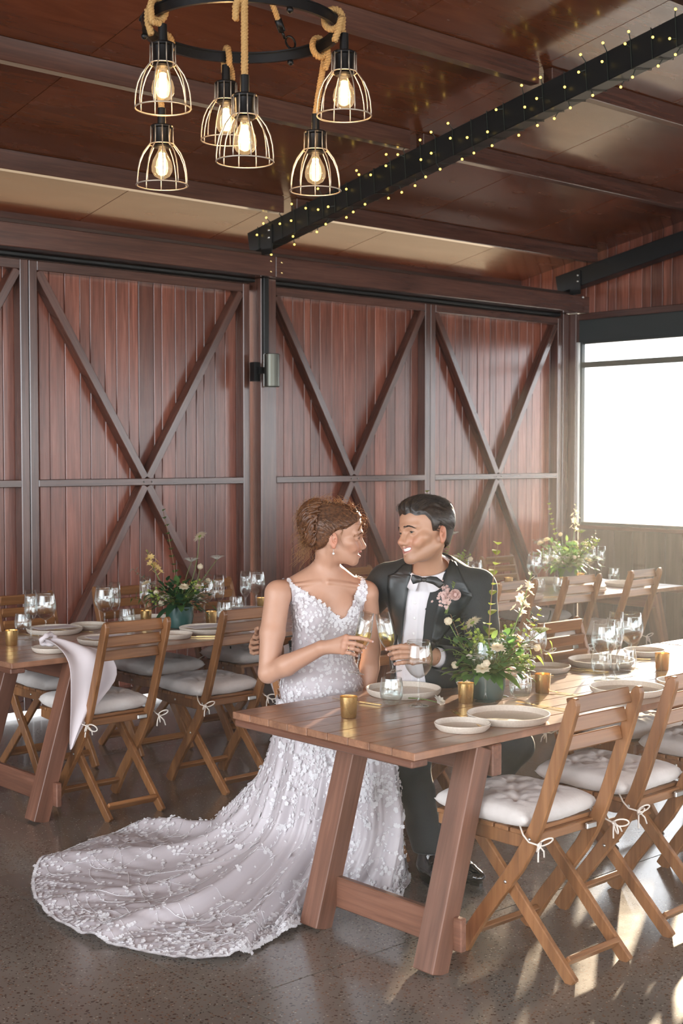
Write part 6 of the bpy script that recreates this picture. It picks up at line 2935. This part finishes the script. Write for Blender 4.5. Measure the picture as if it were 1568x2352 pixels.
for k in range(1000):
    x0, y0 = hr.uniform(-.068, .068), hr.uniform(-.05, .092)
    z0 = .08
    if k % 3 == 0:
        x0 = hr.choice((-1, 1)) * .075
        z0 = hr.uniform(.0, .07)
        y0 = hr.uniform(-.08, .03)
        if z0 < ghline(x0, y0):
            continue
    L_ = hr.uniform(.03, .055) if k % 3 else hr.uniform(.015, .03)
    path = []
    for i in range(6):
        t = i / 5
        q3 = V3(x0 * (1 + .06 * t), y0 - L_ * t, z0 + (.012 * math.sin(PI * t * .8) if k % 3 else -.35 * L_ * t))
        path.append(Vector(g_scalp(GHO + GHM @ (q3 * GS), -.001 + (.010 if k % 3 else .003) * t * hr.uniform(.3, 1)) - g0))
    (rim if k % 7 == 0 else st).tube(path, [.0009 * (1 - .75 * i / 5) for i in range(6)], 3, cap=False)
for k in range(110):
    x0, y0 = hr.uniform(-.045, .045), hr.uniform(.062, .092)
    path = []
    for i in range(6):
        t = i / 5
        path.append(Vector(GHO + GHM @ (V3(x0 + .01 * t, y0 + .006 * math.sin(PI * t) - .04 * t * t, .076 + .044 * t - .010 * t * t + hr.uniform(0, .002)) * GS) - g0))
    st.tube(path, [.0011 * (1 - .75 * i / 5) for i in range(6)], 3, cap=False)
st.build('hair_strands', 'hair_dark', groom, True, fix=False)['kind'] = 'stuff'
rim.build('hair_wisps', 'hair_dark', groom, True, fix=False)['kind'] = 'stuff'

# ---- boutonniere
bo = on_jacket(1036, 1368, .012)
bn = empty('boutonniere', Vector(bo), label='blush rose and hydrangea boutonniere pinned on the left lapel of the groom', cat='flower')
b3 = np.array(bn.location)
fw_ = nv(np.array([0, 0, CAM_H]) - bo)
rr = random.Random(6)


def BP(x, y, lift=.0):
    p = WN(x, y, 5.0)
    ry = nv(p - np.array([0, 0, CAM_H]))
    t = ((bo - np.array([0, 0, CAM_H])) @ fw_) / (ry @ fw_)
    return Vector(np.array([0, 0, CAM_H]) + ry * t + fw_ * lift - b3)


m = MB()
for l_ in range(4):
    for k in range(5):
        an = 2 * PI * k / 5 + l_ * .7
        r_ = .0225 - .0045 * l_
        c0 = BP(1045, 1366, .006)
        R3 = Matrix.Rotation(an, 3, Vector(fw_))
        ax_ = R3 @ Vector(_r)
        leaf_mesh(m, c0 + ax_ * .003, ax_ * (.55 + .12 * (3 - l_)) + Vector(fw_) * (.75 + .25 * l_), Vector(fw_), r_ * 1.25, r_ * .62, -.45, -.25, 5)
m.ball(BP(1045, 1366, .012), .0085, 10, 7)
m.build('rose', 'petal_blush', bn, True)
m = MB()
for k in range(85):
    p = BP(1022 + rr.gauss(0, 8), 1368 + rr.gauss(0, 12), rr.uniform(.0, .014))
    petal_flower(m, p, Vector(fw_) + Vector((rr.gauss(0, .4), rr.gauss(0, .4), rr.gauss(0, .4))), -.0 + .0062, 5, 1, .2, .5, rr)
m.build('hydrangea', 'petal_blush', bn, True)
m = MB()
for k in range(3):
    m.tube([BP(1030, 1385, .004), BP(1025 + k * 2, 1398, .006), BP(1021 + k * 2.5, 1409, .005)], .0022, 6)
m.build('stem', 'stem_green', bn, True)['kind'] = 'stuff'
m = MB()
m.tube([BP(1036, 1360, .008), BP(1041, 1348, .010), BP(1043, 1336, .009)], .0008, 5)
for k in range(9):
    m.ball(BP(1041 + rr.uniform(-4, 5), 1336 + k * 1.6, .010), .0020, 6, 4)
m.build('sprig', 'leaf_light', bn, True)
m = MB()
m.tube([BP(1028, 1391, .006), BP(1024, 1400, .006)], .0050, 10)
m.build('ribbon', 'petal_blush', bn, True)


# ---- the two flutes being raised
def held_flute(foot, rim_, label):
    foot, rim_ = Vector(foot), Vector(rim_)
    ax_ = (rim_ - foot).normalized()
    e = empty('champagne_flute', foot, label=label, cat='glass', group='flutes of champagne held by the couple')
    e.rotation_euler = ax_.to_track_quat('Z', 'Y').to_euler()
    link('bowl', FLUTE_BOWL, 'drink_glass', e, True)
    link('stem', FLUTE_STEM, 'drink_glass', e, True)
    # the wine: filled below a level surface
    R3 = ax_.to_track_quat('Z', 'Y').to_matrix()
    up = R3.transposed() @ Vector((0, 0, 1))
    prof = [(.0001, .0962), (.0085, .098), (.018, .109), (.026, .124), (.0300, .1425), (.0306, .158), (.0302, .175)]
    m = MB()
    m.lathe(prof, 32)
    lvl = .158
    vs = []
    for p in m.v:
        p = Vector(p)
        zs = lvl - (up.x * p.x + up.y * p.y) / up.z
        if p.z > zs:
            p.z = max(zs, .0962)
        vs.append(p)
    m.v = vs
    n = len(vs)
    top = list(range(n - 32, n))
    m.f.append(tuple(top))
    me = m.mesh('champagne')
    link('champagne', me, 'champagne', e, True)
    s_ = e.scale
    k = (rim_ - foot).length / .2405
    e.scale = (k, k, k)
    return e


held_flute(WN(817, 1546, 4.775), WN(843, 1406, 4.765), 'champagne flute held by the bride')
held_flute(WN(905, 1543, 4.735), WN(877, 1408, 4.725), 'champagne flute held by the groom')

# ---------------------------------------------------------------- thin haze volume added to imitate veiling glare from the window
HAZE = 0.0032
hz = bpy.data.materials.new('haze')
hz.use_nodes = True
ht = hz.node_tree
ht.nodes.remove(ht.nodes['Principled BSDF'])
vs_ = ht.nodes.new('ShaderNodeVolumeScatter')
vs_.inputs['Density'].default_value = HAZE
vs_.inputs['Anisotropy'].default_value = 0.62
vs_.inputs['Color'].default_value = (.97, .99, 1.0, 1)
ht.links.new(vs_.outputs[0], ht.nodes['Material Output'].inputs['Volume'])
MATS['haze'] = hz
m = MB()
m.box((3.3, 2.3, 2.3), 12.2, 10.4, 5.2)
o = m.build('haze', 'haze')
o['kind'] = 'stuff'
tag(o, 'thin haze volume added to imitate window glare', 'haze')
